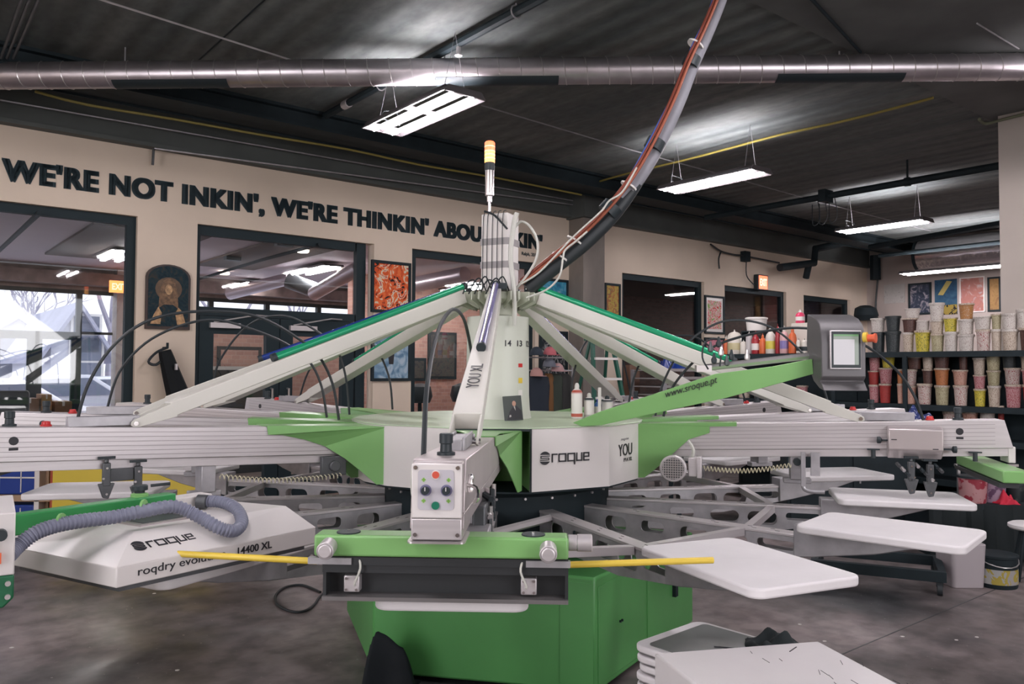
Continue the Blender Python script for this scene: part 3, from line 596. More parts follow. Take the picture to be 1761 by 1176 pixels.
# column
COLM = mat('pale_grey_green_paint', (.58, .60, .53), .4, noise=.03, nscale=3)
m = MB(); m.lathe([(.185, 1.217), (.176, 1.26), (.171, 1.34), (.168, 1.76), (.12, 1.765), (.10, 1.77)], 40); colo = obj('column', m, COLM, press)
def coltext(s, a, z, w_): return text('station_number', s, w_, (math.sin(R_(a))*.1705-.012*math.cos(R_(a)), -math.cos(R_(a))*.1705-.012*math.sin(R_(a)), z), (math.cos(R_(a)), math.sin(R_(a)), 0), (0, 0, 1), PRINT, colo, bold=.01, height=.032)
coltext('14', 18, 1.60, .034); coltext('13', 42, 1.60, .034); coltext('12', 68, 1.60, .034); coltext('1', -9, 1.60, .010)
for (z, mm_, w_) in ((1.50, RED, .02), (1.42, YELLOW, .028), (1.355, WHITE, .03)):
    a = 46; m = MB(); r = .1715; P = [(math.sin(R_(a+d))*r, -math.cos(R_(a+d))*r) for d in (-5, 0, 5)]
    m.add([(x, y, z-w_/2) for x, y in P]+[(x, y, z+w_/2) for x, y in P]+[(x*.99, y*.99, z-w_/2) for x, y in P]+[(x*.99, y*.99, z+w_/2) for x, y in P], [(0, 1, 4, 3), (1, 2, 5, 4), (6, 7, 10, 9), (7, 8, 11, 10)]); lab(obj('warning_sticker', m, mm_, colo), 'small warning sticker on the pale column')
m = MB(); m.lathe([(.10, 1.765), (.10, 1.83), (.17, 1.835), (.19, 1.85), (.19, 1.885), (.10, 1.89)], 24)
for k in range(14):
    az = AZH+STEP*k
    d = hub(az, 1, 0); t = Vector((d.y, -d.x, 0)); 
    for s in (-1, 1):
        a = hub(az, .14, 0)+t*.022*s
        m.add([a+Vector((0, 0, 1.80)), a+d*.10+Vector((0, 0, 1.84)), a+d*.10+Vector((0, 0, 1.885)), a+Vector((0, 0, 1.89))]+[v+t*.006 for v in (a+Vector((0, 0, 1.80)), a+d*.10+Vector((0, 0, 1.84)), a+d*.10+Vector((0, 0, 1.885)), a+Vector((0, 0, 1.89)))], [(0, 1, 2, 3), (7, 6, 5, 4), (0, 4, 5, 1), (1, 5, 6, 2), (2, 6, 7, 3), (3, 7, 4, 0)])
crown = obj('arm_crown', m, mat('cast_cream_metal', (.50, .52, .43), .45), press)
m = MB(); m.box(-.03, .05, -.24, -.17, 1.89, 1.925); obj('valve_block', m, BLACK, crown, bevel=.004)
for k in range(6):
    m = MB(); x = -.09+.03*k; m.tube([(x, -.17, 1.89), (x-.03, -.20, 1.94+.01*(k % 3)), (x-.06, -.22, 1.93), (x-.09, -.2, 1.87)], .004, 5, smooth=4); obj('air_line', m, RUBBER, crown)
# white pneumatic box on top
bx = onY(835, 430, 4.2)-Vector((CX, CY, 0)); 
m = MB(); M = Matrix.Translation((.0, -.02, 0)) @ Matrix.Rotation(R_(-25), 4, 'Z')
m.box(-.07, .09, -.07, .07, 1.90, 2.315, None, M); tb = obj('electrics_box', m, WHITE, press, bevel=.006)
for z in (2.02, 2.145): m = MB(); m.box(-.073, .093, -.073, .073, z, z+.036, None, M); obj('grey_tape', m, mat('grey_tape', (.33, .31, .31), .6), tb)
for x in (-.055, -.03, .0, .03, .06):
    m = MB(); m.tube([(x, -.078, 1.91), (x, -.079, 2.1), (x+.004, -.078, 2.30), (x+.01, -.05, 2.33)], .0022, 5, M=M, smooth=3); obj('thin_cable', m, RUBBER, tb)
m = MB(); m.tube([(-.05, -.07, 2.33), (.02, -.09, 2.30), (.10, -.10, 2.22)], .006, 5, M=M, smooth=4); obj('thin_cable', m, RUBBER, tb)
# beacon
sx, sy = -.05, -.02
m = MB(); m.cyl((sx, sy, 2.31), (sx, sy, 2.40), .008); bc = obj('warning_beacon', m, ALUB, press)
m = MB(); m.lathe([(.014, 2.39), (.015, 2.42), (.024, 2.425), (.024, 2.56), (.027, 2.565)], 18, (sx, sy, 0)); obj('beacon_base', m, ALUB, bc)
m = MB(); m.lathe([(.027, 2.562), (.027, 2.605)], 18, (sx, sy, 0)); obj('dark_segment', m, BLACK, bc)
m = MB(); m.lathe([(.028, 2.605), (.028, 2.665)], 18, (sx, sy, 0)); obj('amber_segment', m, mat('lit_amber_lens', (.9, .4, .1), .3, emit=(1, .42, .10), estr=2.2), bc)
m = MB(); m.lathe([(.028, 2.665), (.028, 2.715), (.022, 2.722), (.002, 2.724)], 18, (sx, sy, 0)); obj('red_segment', m, mat('lit_red_lens', (.9, .2, .08), .3, emit=(1, .15, .06), estr=1.8), bc)
for z in (2.625, 2.645, 2.665, 2.69): m = MB(); m.lathe([(.0285, z), (.0295, z+.003), (.0285, z+.006)], 18, (sx, sy, 0)); obj('lens_ring', m, mat('pale_lens_ring', (.9, .6, .5), .3, emit=(1, .5, .3), estr=.9), bc)
# pale hoses on top
hw = mat('milky_hose', (.55, .55, .50), .4)
def hose(P, r, mm_, parent=press, n=8, name='air_hose'):
    m = MB(); m.tube([p-Vector((CX, CY, 0)) for p in P], r, n, smooth=6); return obj(name, m, mm_, parent)
hose([onY(x, y, 4.15) for x, y in ((885, 560), (884, 500), (878, 440), (884, 385), (889, 366))], .013, hw)
hose([onY(x, y, 4.2) for x, y in ((886, 390), (897, 381), (912, 390), (924, 415), (922, 445), (905, 475), (884, 500))], .007, hw)
hose([onY(x, y, 4.05) for x, y in ((905, 512), (940, 498), (962, 475), (968, 445), (972, 430), (990, 415), (1010, 398))], .005, hw)

# print heads -----------------------------------------------------------------
def lpoint(x, y, k, off=0.0):
    """where the line of sight through (x, y) meets the upright plane of head k, in the press's frame"""
    az = AZH+STEP*k; t = Vector((math.cos(az), math.sin(az), 0)); c = Vector((CX, CY, 0)) + t*off
    r = ray(x, y); s = (c-O).dot(t)/r.dot(t); return O + r*s
HOSES = {-2: [[(131, 732), (150, 665), (190, 600), (245, 556), (310, 538), (390, 536), (450, 547), (510, 580), (548, 612), (572, 660), (583, 722)]],
 -3: [[(184, 703), (205, 640), (250, 590), (310, 560), (370, 550), (430, 565), (490, 590), (532, 622), (553, 665), (562, 718)]],
 -4: [[(366, 690), (368, 655), (378, 620), (410, 575), (445, 549), (490, 543), (530, 560), (575, 595), (594, 645), (601, 713)]],
 -5: [[(515, 685), (530, 640), (565, 590), (600, 575), (640, 590), (668, 645), (675, 704)]],
 3: [[(1141, 716), (1153, 672), (1190, 625), (1240, 590), (1330, 567), (1400, 566), (1480, 590), (1540, 635), (1572, 680), (1588, 722)]],
 4: [[(1127, 715), (1140, 660), (1175, 597), (1230, 557), (1280, 551), (1330, 565), (1378, 605), (1410, 650), (1425, 697)]],
 5: [[(1080, 702), (1090, 650), (1110, 610), (1140, 583), (1190, 578), (1225, 600), (1265, 645), (1282, 690)]],
 6: [[(983, 705), (985, 650), (1003, 595), (1030, 575), (1065, 600), (1085, 680)]]}
TUBES = {0: ('lilac_gas_tube', (.22, .20, .42)), -2: ('green_gas_tube', (.02, .33, .16)), -3: ('blue_gas_tube', (.02, .05, .25)), -4: ('blue_gas_tube', (.02, .05, .25)), -5: ('green_gas_tube', (.02, .33, .16)),
         3: ('green_gas_tube', (.02, .33, .16)), 4: ('green_gas_tube', (.02, .33, .16)), 5: ('green_gas_tube', (.02, .33, .16)), 6: ('blue_gas_tube', (.02, .05, .25))}
ARMW = mat('cream_white_arm', (.66, .645, .59), .38, noise=.03, nscale=5)
def make_head(k):
    az = AZH+STEP*k; rz = az-math.pi/2                      # local x points outwards
    m = MB(); hw_ = .066; dr = 0 if k == 0 else .05
    m.side([(.60, zt(.6)), (2.375+dr, zt(2.375+dr)), (2.41+dr, zt(2.4+dr)-.128), (.60, zt(.6)-.128)], -hw_, hw_)
    h = obj('print_head', m, ALU if k else SSCOVER, press, rz=rz, bevel=.003)
    m = MB(); m.side([(.70, zt(.7)-.128), (2.41+dr, zt(2.4+dr)-.128), (2.418+dr, zt(2.4+dr)-.165), (.70, zt(.7)-.165)], -hw_*(.86 if k else .99), hw_*(.86 if k else .99)); obj('lower_rail', m, ALU if k else SSCOVER, h, bevel=.002)
    m = MB()
    for dz_ in (.018, .036, .054, .072, .090, .108):
        for s in (-1, 1):
            y0, y1 = sorted((s*hw_, s*(hw_+.0012)))
            m.side([(1.0, zt(1.0)-dz_), (2.385, zt(2.385)-dz_), (2.386, zt(2.386)-dz_-.0022), (1.0, zt(1.0)-dz_-.0022)], y0, y1)
    if k != 0: obj('profile_ribs', m, mat('rib_shadow_line', (.36, .33, .34), .5, .4), h, smooth=False)
    # green root cover
    m = MB()
    if k in (3, 4, 5, 6): prof = [(.74, zt(.74)+.004), (1.25, zt(1.25)+.004), (1.25, zt(1.25)-.014), (1.12, zt(1.12)-.014), (1.12, zt(1.12)-.045), (1.02, zt(1)-.075), (.93, 1.05), (.86, .985), (.80, .935), (.74, .935)]
    else: prof = [(.74, zt(.74)+.004), (1.29, zt(1.29)+.004), (1.285, zt(1.28)-.034), (1.22, zt(1.2)-.036), (1.12, zt(1.1)-.056), (1.02, zt(1)-.088), (.93, 1.06), (.86, 1.0), (.79, .935), (.74, .935)]
    def wd(r): return .072 + max(0, (1.02-r))*(.30 if k <= 0 else .02)
    for s in (-1, 1):
        vs = [(r, s*wd(r), z) for r, z in prof] + [(r, s*(wd(r)-.004), z) for r, z in prof]; N = len(prof)
        m.add(vs, [tuple(range(N)), tuple(range(2*N-1, N-1, -1))]+[(i, N+i, N+(i+1) % N, (i+1) % N) for i in range(N)])
    P = [(.70, zt(.7)), (.9, zt(.9)), (1.02, zt(1.02)), (prof[1][0], zt(prof[1][0]))]
    for (r0, z0), (r1, z1) in zip(P[:-1], P[1:]):
        vs = [(r0, -wd(r0), z0+.001), (r0, wd(r0), z0+.001), (r1, wd(r1), z1+.001), (r1, -wd(r1), z1+.001)]; vs += [(x, y, z+.004) for x, y, z in vs]
        m.add(vs, [(3, 2, 1, 0), (4, 5, 6, 7), (0, 1, 5, 4), (1, 2, 6, 5), (2, 3, 7, 6), (3, 0, 4, 7)])
    obj('root_cover', m, GREEN, h, smooth=False)
    # link bracket on top
    m = MB(); zz = zt(1.92)
    m.box(1.80, 2.06, -.030, -.022, zz+.002, zz+.042); m.box(1.80, 2.06, .022, .030, zz+.002, zz+.042); m.box(1.84, 2.06, -.022, .022, zz+.002, zz+.034); m.cyl((1.82, -.038, zz+.026), (1.82, .038, zz+.026), .008)
    obj('link_bracket', m, STEEL, h, bevel=.003)
    m = MB(); m.lathe([(.024, 0), (.024, .008), (.016, .010), (.015, .03), (.018, .032), (.018, .055), (.016, .057)], 14, (2.25, 0, zt(2.25))); obj('adjusting_knob', m, BLACK, h)
    if k != 0:
        m = MB(); m.lathe([(.02, 0), (.02, .006), (.016, .008), (.015, .018), (.010, .02)], 12, (2.13, 0, zt(2.13))); obj('red_cap', m, RED, h)
        m = MB(); m.box(2.44, 2.47, -.06, .06, 1.065, zt(2.4)-.12, None); obj('end_plate', m, PANELW, h, bevel=.004)
        for s in (-1, 1):
            m = MB(); m.cyl((2.24, s*.066, zt(2.24)-.05), (2.24, s*.068, zt(2.24)-.05), .016, n=16); m.box(2.225, 2.255, *sorted((s*.066, s*.068)), zt(2.24)-.085, zt(2.24)-.075); obj('gauge_sticker', m, PRINT, h)
    # clamp bar across the tip
    y0, y1 = (-.318, .318) if k == 0 else (-.36, .36); db_ = 0 if k == 0 else .05
    m = MB(); m.box(2.278+db_, 2.352+db_*1.6, y0, y1, 1.010, 1.063); cb = obj('clamp_bar', m, GREEN, h, bevel=.006)
    m = MB(); m.box((2.20 if k == 0 else 2.32), 2.345+db_, y0+.02, y1+.0, .988, 1.008)
    if k == 0:
        m.box(2.285, 2.295, y0+.02, y1, .908, .988); m.box(2.315, 2.34, y0+.02, y1, .968, .99)
        for s in (y0+.02, y1-.008): m.box(2.20, 2.335, s, s+.008, .903, .99)
    obj('frame_holder', m, mat('dark_holder_steel', (.040, .043, .046), .5, .4), h, smooth=False)
    if k == 0: m = MB(); m.box(2.20, 2.345, y0+.02, y1, .899, .909); obj('holder_lip', m, mat('grey_steel_lip', (.20, .19, .19), .45, .5), h, smooth=False)
    for s in (y0+.04, y1-.05):
        if k != 0: continue
        m = MB(); m.cyl((2.352, s, 1.038), (2.395, s, 1.032), .021, .022, 18); m.cyl((2.395, s, 1.032), (2.399, s, 1.032), .018, .016, 18); obj('clamp_knob', m, ALU, h, bevel=.002)
        m = MB(); m.cyl((2.315, s*.86, 1.063), (2.315, s*.86, 1.066), .030, n=20); obj('slot_disc', m, BLACK, h)
        m = MB(); m.cyl((2.315, s*.86, 1.066), (2.315, s*.86, 1.070), .004, n=8); obj('slot_screw', m, CHROME, h)
        q = s*.82
        m = MB(); m.box(2.295, 2.325, q-.02, q+.02, .915, .957); obj('corner_block', m, ALU, h, bevel=.003)
        m = MB()
        for a_, b_ in ((-1, -1), (-1, 1), (1, -1), (1, 1)): m.cyl((2.325, q+a_*.013, .936+b_*.014), (2.329, q+a_*.013, .936+b_*.014), .0035, n=8)
        pc = obj('block_screws', m, CHROME, h)
        m = MB(); m.box(2.335, 2.35, s-.055, s+.055, .990, 1.006); obj('slide_plate', m, STEEL, h)
    # underslung holders
    m = MB(); m.box(1.50, 1.56, -.05, .05, .95, zt(1.5)-.16); m.box(1.47, 1.60, -.03, .03, .93, .955); obj('rear_frame_holder', m, STEEL, h, bevel=.004)
    m = MB(); m.cyl((1.53, -.05, 1.04), (1.53, -.09, 1.04), .018); obj('holder_knob', m, BLACK, h)
    # hoses
    for P in HOSES.get(k, []):
        m = MB(); W_ = [lpoint(x, y, k) for x, y in P]; R = Matrix.Rotation(-rz, 4, 'Z')
        m.tube([R @ (p-Vector((CX, CY, 0))) for p in W_], .0066, 7, smooth=5); obj('curved_air_hose', m, RUBBER, h)
    # lifting arm
    a = MB(); r0, z0, r1, z1 = .23, 1.862, 1.82, 1.252
    def band(r0, z0, r1, z1, d0, d1, w0, w1, m_):
        d = Vector((r1-r0, 0, z1-z0)).normalized(); n_ = Vector((-d.z, 0, d.x)); n_ = n_ if n_.z > 0 else -n_
        vs = []
        for (r, z, dd, ww) in ((r0, z0, d0, w0), (r1, z1, d1, w1)):
            c_ = Vector((r, 0, z))
            vs += [c_+n_*dd+Vector((0, -ww, 0)), c_+n_*dd+Vector((0, ww, 0)), c_-n_*dd+Vector((0, ww, 0)), c_-n_*dd+Vector((0, -ww, 0))]
        m_.add(vs, [(0, 1, 2, 3), (7, 6, 5, 4), (0, 4, 5, 1), (1, 5, 6, 2), (2, 6, 7, 3), (3, 7, 4, 0)])
    rm_, zm_ = 1.68, z0+(z1-z0)*(1.68-r0)/(r1-r0)
    wt0, wt1 = .030, .050
    band(r0, z0, rm_, zm_, .036, .030, wt0, wt1, a)
    arm = obj('lifting_arm', a, ARMW, press, rz=rz, bevel=.004)
    for s in (-1, 1):
        m = MB(); d = Vector((r1-rm_, 0, z1-zm_)); 
        y = s*(wt1-.004)
        m.side([(rm_-.02, zm_+.035), (r1, z1+.018), (r1+.016, z1+.008), (r1+.018, z1-.008), (r1, z1-.018), (rm_-.02, zm_-.030)], y-.004, y+.004)
        obj('fork_leg', m, ARMW, arm, bevel=.002)
    m = MB(); m.cyl((r1, -.056, z1), (r1, .056, z1), .009, n=12); obj('pivot_pin', m, CHROME, arm)
    d = Vector((r1-r0, 0, z1-z0)).normalized(); up = Vector((-d.z, 0, d.x)); up = up if up.z > 0 else -up
    nm, col = TUBES[k]; g = mat(nm, col, .25, .25)
    A = Vector((r0-.02, 0, z0))+up*.055; Bp = A+d*(1.07 if k != 0 else .95)
    m = MB(); m.cyl(A, Bp, .0165, n=14); obj('gas_tube', m, g, arm)
    m = MB(); m.cyl(Bp, Bp+d*.022, .020, n=14); obj('tube_end', m, BLACK, arm); m = MB(); m.cyl(A-d*.02, A, .020, n=14); obj('tube_end', m, BLACK, arm)
    if k == 0:
        m = MB(); m.cyl(A+up*.012, Bp+up*.012-d*.02, .006, n=8); obj('clear_sleeve', m, ALUB, arm)
        c_ = A+d*1.37-up*.010
        text('model_lettering', 'YOU XL', .24, c_+Vector((0, .022, 0)), -d, (0, -1, 0), PRINT, arm, height=.046)
    return h, arm
heads = {}
for k in (0, 3, 4, 5, 6, -2, -3, -4, -5): heads[k] = make_head(k)
# the near head: control box, yellow rods, hose
h0 = heads[0][0]
m = MB(); m.side([(2.20, zt(2.2)+.002), (2.42, zt(2.42)-.006), (2.42, 1.068), (2.20, 1.068)], -.061, .061); cbx = obj('control_box', m, SSCOVER, h0, bevel=.004)
m = MB(); m.box(2.42, 2.428, -.061, .061, 1.122, 1.252); fpl = obj('front_panel', m, PANELW, h0, bevel=.003)
m = MB(); m.box(2.42, 2.427, -.061, .061, 1.070, 1.121); obj('lower_front_plate', m, ALU, h0, bevel=.003)
m = MB(); m.prism(rrect(2.30, 2.44, -.070, .070, .015), 1.0635, 1.068); obj('base_flange', m, ALUB, h0)
for y in (-.051, .051):
    for z in (1.243, 1.083): m = MB(); m.cyl((2.427, y, z), (2.431, y, z), .005, n=10); obj('screw', m, CHROME, h0)
X_ = 2.4285
m = MB(); m.side([(0, 0)]*0 or [(y, z) for y, z in rrect(-.045, .042, 1.142, 1.238, .008)], 0, .001); 
m.v = [(X_+v[1], v[0], v[2]) for v in m.v]; obj('control_sticker', m, mat('grey_sticker', (.50, .48, .52), .5), h0, smooth=False)
def disc(y, z, r, mm_, name, th=.003, x=None): 
    m = MB(); x = X_+.001 if x is None else x; m.cyl((x, y, z), (x+th, y, z), r, n=20); return obj(name, m, mm_, h0)
disc(-.002, 1.226, .0115, WHITE, 'button_ring', .001); disc(-.002, 1.226, .0085, mat('red_button', (.62, .10, .06), .4), 'red_button', .004)
disc(-.002, 1.153, .0095, mat('green_button', (.01, .17, .10), .4), 'green_button', .004)
for y in (-.026, .024):
    disc(y, 1.189, .0140, mat('violet_dial', (.18, .17, .28), .5), 'dial_ring', .001); disc(y, 1.189, .0095, BLACK, 'rotary_knob', .014)
    m = MB(); m.box(X_+.015, X_+.0165, y-.001, y+.001, 1.189, 1.198); obj('knob_pointer', m, WHITE, h0)
gs = mat('lime_symbol', (.25, .50, .10), .5)
for y, z in ((-.031, 1.214), (.029, 1.214), (-.031, 1.164), (.029, 1.164)):
    m = MB(); m.box(X_+.001, X_+.0018, y-.005, y+.005, z-.002, z+.002); m.box(X_+.001, X_+.0018, y-.002, y+.002, z-.005, z+.005); obj('panel_symbol', m, gs, h0, smooth=False)
m = MB(); m.tube([(2.34, .066, 1.19), (2.36, .09, 1.185), (2.38, .095, 1.165), (2.365, .085, 1.15)], .005, 6, smooth=3); m.lathe([(.008, 1.17), (.008, 1.21), (.004, 1.215)], 8, (2.32, .072, 0)); obj('side_lever', m, CHROME, h0)
# note: local +y points to the right of the picture on this head
for s, x0, y0, x1, y1, Y0, Y1 in ((-1, 548, 965, 302, 952, 2.06, 2.12), (1, 975, 971, 1226, 963, 2.06, 2.12)):
    az = AZH; R = Matrix.Rotation(-(az-math.pi/2), 4, 'Z'); cc = Vector((CX, CY, 0))
    a = R @ (onY(x0, y0, Y0)-cc); b = R @ (onY(x1, y1, Y1)-cc); d = (b-a).normalized()
    m = MB(); m.cyl(a, b, .0085, n=14); lab(obj('squeegee_rod', m, YELLOW, h0), ('left' if s < 0 else 'right')+' yellow rod')
    m = MB(); m.cyl(a-d*.045, a+d*.002, .010, n=12); obj('rod_socket', m, ALUB, h0)
m = MB(); m.cyl((2.315, .318, 1.045), (2.315, .340, 1.045), .020, n=18); m.cyl((2.315, .340, 1.045), (2.315, .378, 1.045), .0215, n=18); obj('side_knob', m, ALU, h0, bevel=.002)
for s in (-1, 1): m = MB(); m.tube([(2.34, s*.205, 1.005), (2.352, s*.20, .98), (2.35, s*.214, .945), (2.346, s*.213, .938)], .003, 6, smooth=4); obj('thin_air_line', m, hw, h0)
m = MB(); R = Matrix.Rotation(-(AZH-math.pi/2), 4, 'Z'); cc = Vector((CX, CY, 0))
P = [(728, 795, 2.15), (730, 740, 2.2), (733, 680, 2.3), (742, 615, 2.6), (757, 560, 2.95), (778, 532, 3.3), (796, 545, 3.55), (806, 580, 3.75), (813, 620, 3.9)]
m.tube([R @ (onY(x, y, Y_)-cc) for x, y, Y_ in P], .0075, 8, smooth=5); obj('curved_air_hose', m, RUBBER, h0)
m = MB(); m.tube([R @ (onY(x, y, Y_)-cc) for x, y, Y_ in ((722, 798, 2.05), (712, 800, 2.1), (709, 815, 2.1), (709, 848, 2.1), (716, 872, 2.1))], .004, 6, smooth=4); obj('thin_air_line', m, hw, h0)
for k in range(9):   # fittings on the flank of the near head
    m = MB(); x = 1.75+.05*(k % 4)+.02*(k//4); z = 1.09-.035*(k//3)-.01*(k % 2); m.cyl((x, .07, z), (x+.03, .095, z-.01), .010, n=8); m.cyl((x+.01, .095, z-.02), (x+.01, .095, z+.02), .007, n=6); obj('air_fitting', m, (ALUB, DSTEEL, BLACK)[k % 3], h0)
m = MB(); m.box(1.75, 1.98, .045, .085, .96, 1.075); obj('carriage_bracket', m, DSTEEL, h0, bevel=.006)
m = MB(); m.box(1.95, 2.15, -.05, .10, .99, 1.02); obj('carriage_foot', m, STEEL, h0, bevel=.004)
# right head: stainless carriage cover with knobs, fittings below, motor
h3 = heads[3][0]
m = MB(); z0 = zt(2.05)
vs = []
for y, z0_, z1_ in ((-.070, 1.115, z0-.02), (-.108, 1.125, z0-.035)): pass
m.add([(1.93, -.067, z0-.022), (2.165, -.067, z0-.018), (2.165, -.105, z0-.035), (1.93, -.105, z0-.038), (1.93, -.067, 1.07), (2.165, -.067, 1.07), (2.165, -.105, 1.115), (1.93, -.105, 1.115)], [(0, 1, 2, 3), (3, 2, 6, 7), (7, 6, 5, 4), (0, 3, 7, 4), (1, 5, 6, 2), (0, 4, 5, 1)])
cv = obj('carriage_cover', m, SSCOVER, h3, bevel=.006)
m = MB(); m.cyl((1.93, -.09, z0-.09), (1.905, -.09, z0-.09), .004, n=8); m.lathe([(.006, 0), (.016, .006), (.016, .02), (.004, .022)], 12, M=Matrix.Translation((1.905, -.09, z0-.09)) @ Matrix.Rotation(R_(-90), 4, 'Y')); obj('star_knob', m, BLACK, h3)
m = MB(); m.cyl((2.165, -.09, z0-.125), (2.20, -.09, z0-.125), .004, n=8); m.lathe([(.006, 0), (.016, .006), (.016, .02), (.004, .022)], 12, M=Matrix.Translation((2.20, -.09, z0-.125)) @ Matrix.Rotation(R_(90), 4, 'Y')); obj('star_knob', m, BLACK, h3)
for x, z in ((1.955, z0-.085), (2.13, z0-.125)): m = MB(); m.box(x-.012, x+.012, -.1065, -.105, z-.002, z+.002); obj('cover_slot', m, PRINT, h3)
random.seed(3)
def clamp(h, x, z, s=1, name='squeegee_clamp'):
    m = MB(); m.box(x-.014, x+.014, -.100, -.074, z-.06, z+.03); m.side([(x-.03, z-.05), (x+.03, z-.05), (x+.012, z-.115), (x-.008, z-.12)], -.098, -.078); m.cyl((x, -.087, z+.03), (x, -.087, z+.045), .008); 
    o = obj(name, m, DSTEEL, h, bevel=.003)
    m = MB(); m.prism(rrect(x-.032, x+.032, -.095, -.079, .007), z+.045, z+.055); obj('clamp_handle', m, BLACK, h)
    m = MB()
    for a, b in ((0, .01), (.012, -.04), (0, -.10)): m.cyl((x+a, -.099, z+b), (x+a, -.104, z+b), .0045, n=8)
    obj('clamp_screws', m, CHROME, h)
clamp(h3, 2.03, 1.03); clamp(h3, 2.11, 1.02)
for i in range(10):
    m = MB(); x = 1.97+.02*i; z = 1.05-.02*(i % 4); m.cyl((x, -.08, z), (x+.008, -.105, z-.012), .008, n=8); obj('air_fitting', m, (DSTEEL, ALUB, BLACK)[i % 3], h3)
for x in (1.87, 2.30): m = MB(); m.prism(rrect(x-.028, x+.028, -.085, -.068, .006), 1.108, 1.114); m.cyl((x, -.076, 1.112), (x, -.076, 1.07), .010); obj('frame_screw', m, BLACK, h3)
m = MB(); m.box(1.545, 1.565, -.12, -.10, .93, 1.09); m.tube([(1.555, -.11, .95), (1.56, -.11, .915), (1.60, -.11, .905), (1.65, -.11, .905)], .010, 8, smooth=3); m.box(1.59, 1.63, -.11, -.09, .98, 1.09); obj('hook_bracket', m, STEEL, h3)
m = MB(); a = Vector((.93, -.14, 1.0)); 
m.cyl((.95, -.115, 1.0), (.95, -.20, 1.0), .060, .066, 28); mo = obj('motor', m, ALU, h3, bevel=.006)
m = MB(); m.cyl((.95, -.200, 1.0), (.95, -.203, 1.0), .052, n=28); obj('motor_grille', m, DSTEEL, h3)
m = MB()
for j in range(-4, 5):
    w_ = math.sqrt(max(0, .052**2-(j*.0115)**2)); m.box(.95-w_, .95+w_, -.2055, -.203, 1.0+j*.0115-.0018, 1.0+j*.0115+.0018); m.box(.95+j*.0115-.0018, .95+j*.0115+.0018, -.2055, -.203, 1.0-w_, 1.0+w_)
obj('grille_bars', m, ALUB, h3, smooth=False)
m = MB(); m.box(1.02, 1.075, -.17, -.09, .96, 1.055); m.box(1.06, 1.085, -.18, -.10, .955, 1.06); obj('gearbox', m, ALU, h3, bevel=.004)
m = MB(); m.tube([(1.04, -.15, 1.055), (1.045, -.15, 1.09), (1.02, -.12, 1.13)], .008, 8, smooth=4); obj('motor_cable', m, hw, h3)
def coil(h, x0, x1, y, za, zb, turns, r=.011, nm='coiled_air_line'):
    m = MB(); P = []; n = turns*8
    for i in range(n+1):
        t = i/n; P.append((x0+(x1-x0)*t, y+r*math.cos(i*math.pi/4), za+(zb-za)*t+r*math.sin(i*math.pi/4)-.02*math.sin(math.pi*t)))
    m.tube(P, .0025, 5); obj(nm, m, mat('cream_coil', (.62, .58, .42), .4), h)
coil(h3, 1.09, 1.50, -.13, 1.0, 1.03, 24)
h2 = heads[-2][0]
coil(h2, .95, 1.50, .09, .985, 1.02, 30); clamp_y = None
def clampL(h, x, z):
    m = MB(); m.box(x-.014, x+.014, .074, .100, z-.06, z+.03); m.side([(x-.03, z-.05), (x+.03, z-.05), (x+.012, z-.105), (x-.008, z-.11)], .078, .098); m.cyl((x, .087, z+.03), (x, .087, z+.045), .008)
    obj('squeegee_clamp', m, DSTEEL, h, bevel=.003)
    m = MB(); m.prism(rrect(x-.032, x+.032, .079, .095, .007), z+.045, z+.055); obj('clamp_handle', m, BLACK, h)
    m = MB()
    for a, b in ((0, .01), (.012, -.03), (0, -.09)): m.cyl((x+a, .099, z+b), (x+a, .104, z+b), .0045, n=8)
    obj('clamp_screws', m, CHROME, h)
clampL(h2, 1.93, 1.075); clampL(h2, 1.815, 1.055)
m = MB(); m.box(1.83, 1.92, .072, .085, 1.03, 1.08); obj('clamp_bridge', m, DSTEEL, h2, bevel=.003)
m = MB(); m.cyl((1.77, .10, 1.005), (1.70, .12, 1.01), .006, n=8); obj('clamp_lever', m, BLACK, h2)
m = MB(); m.cyl((.98, .085, 1.03), (.98, .105, 1.03), .026, n=16); m.box(.92, 1.04, .06, .09, .985, 1.075); obj('index_motor', m, DSTEEL, h2, bevel=.004)

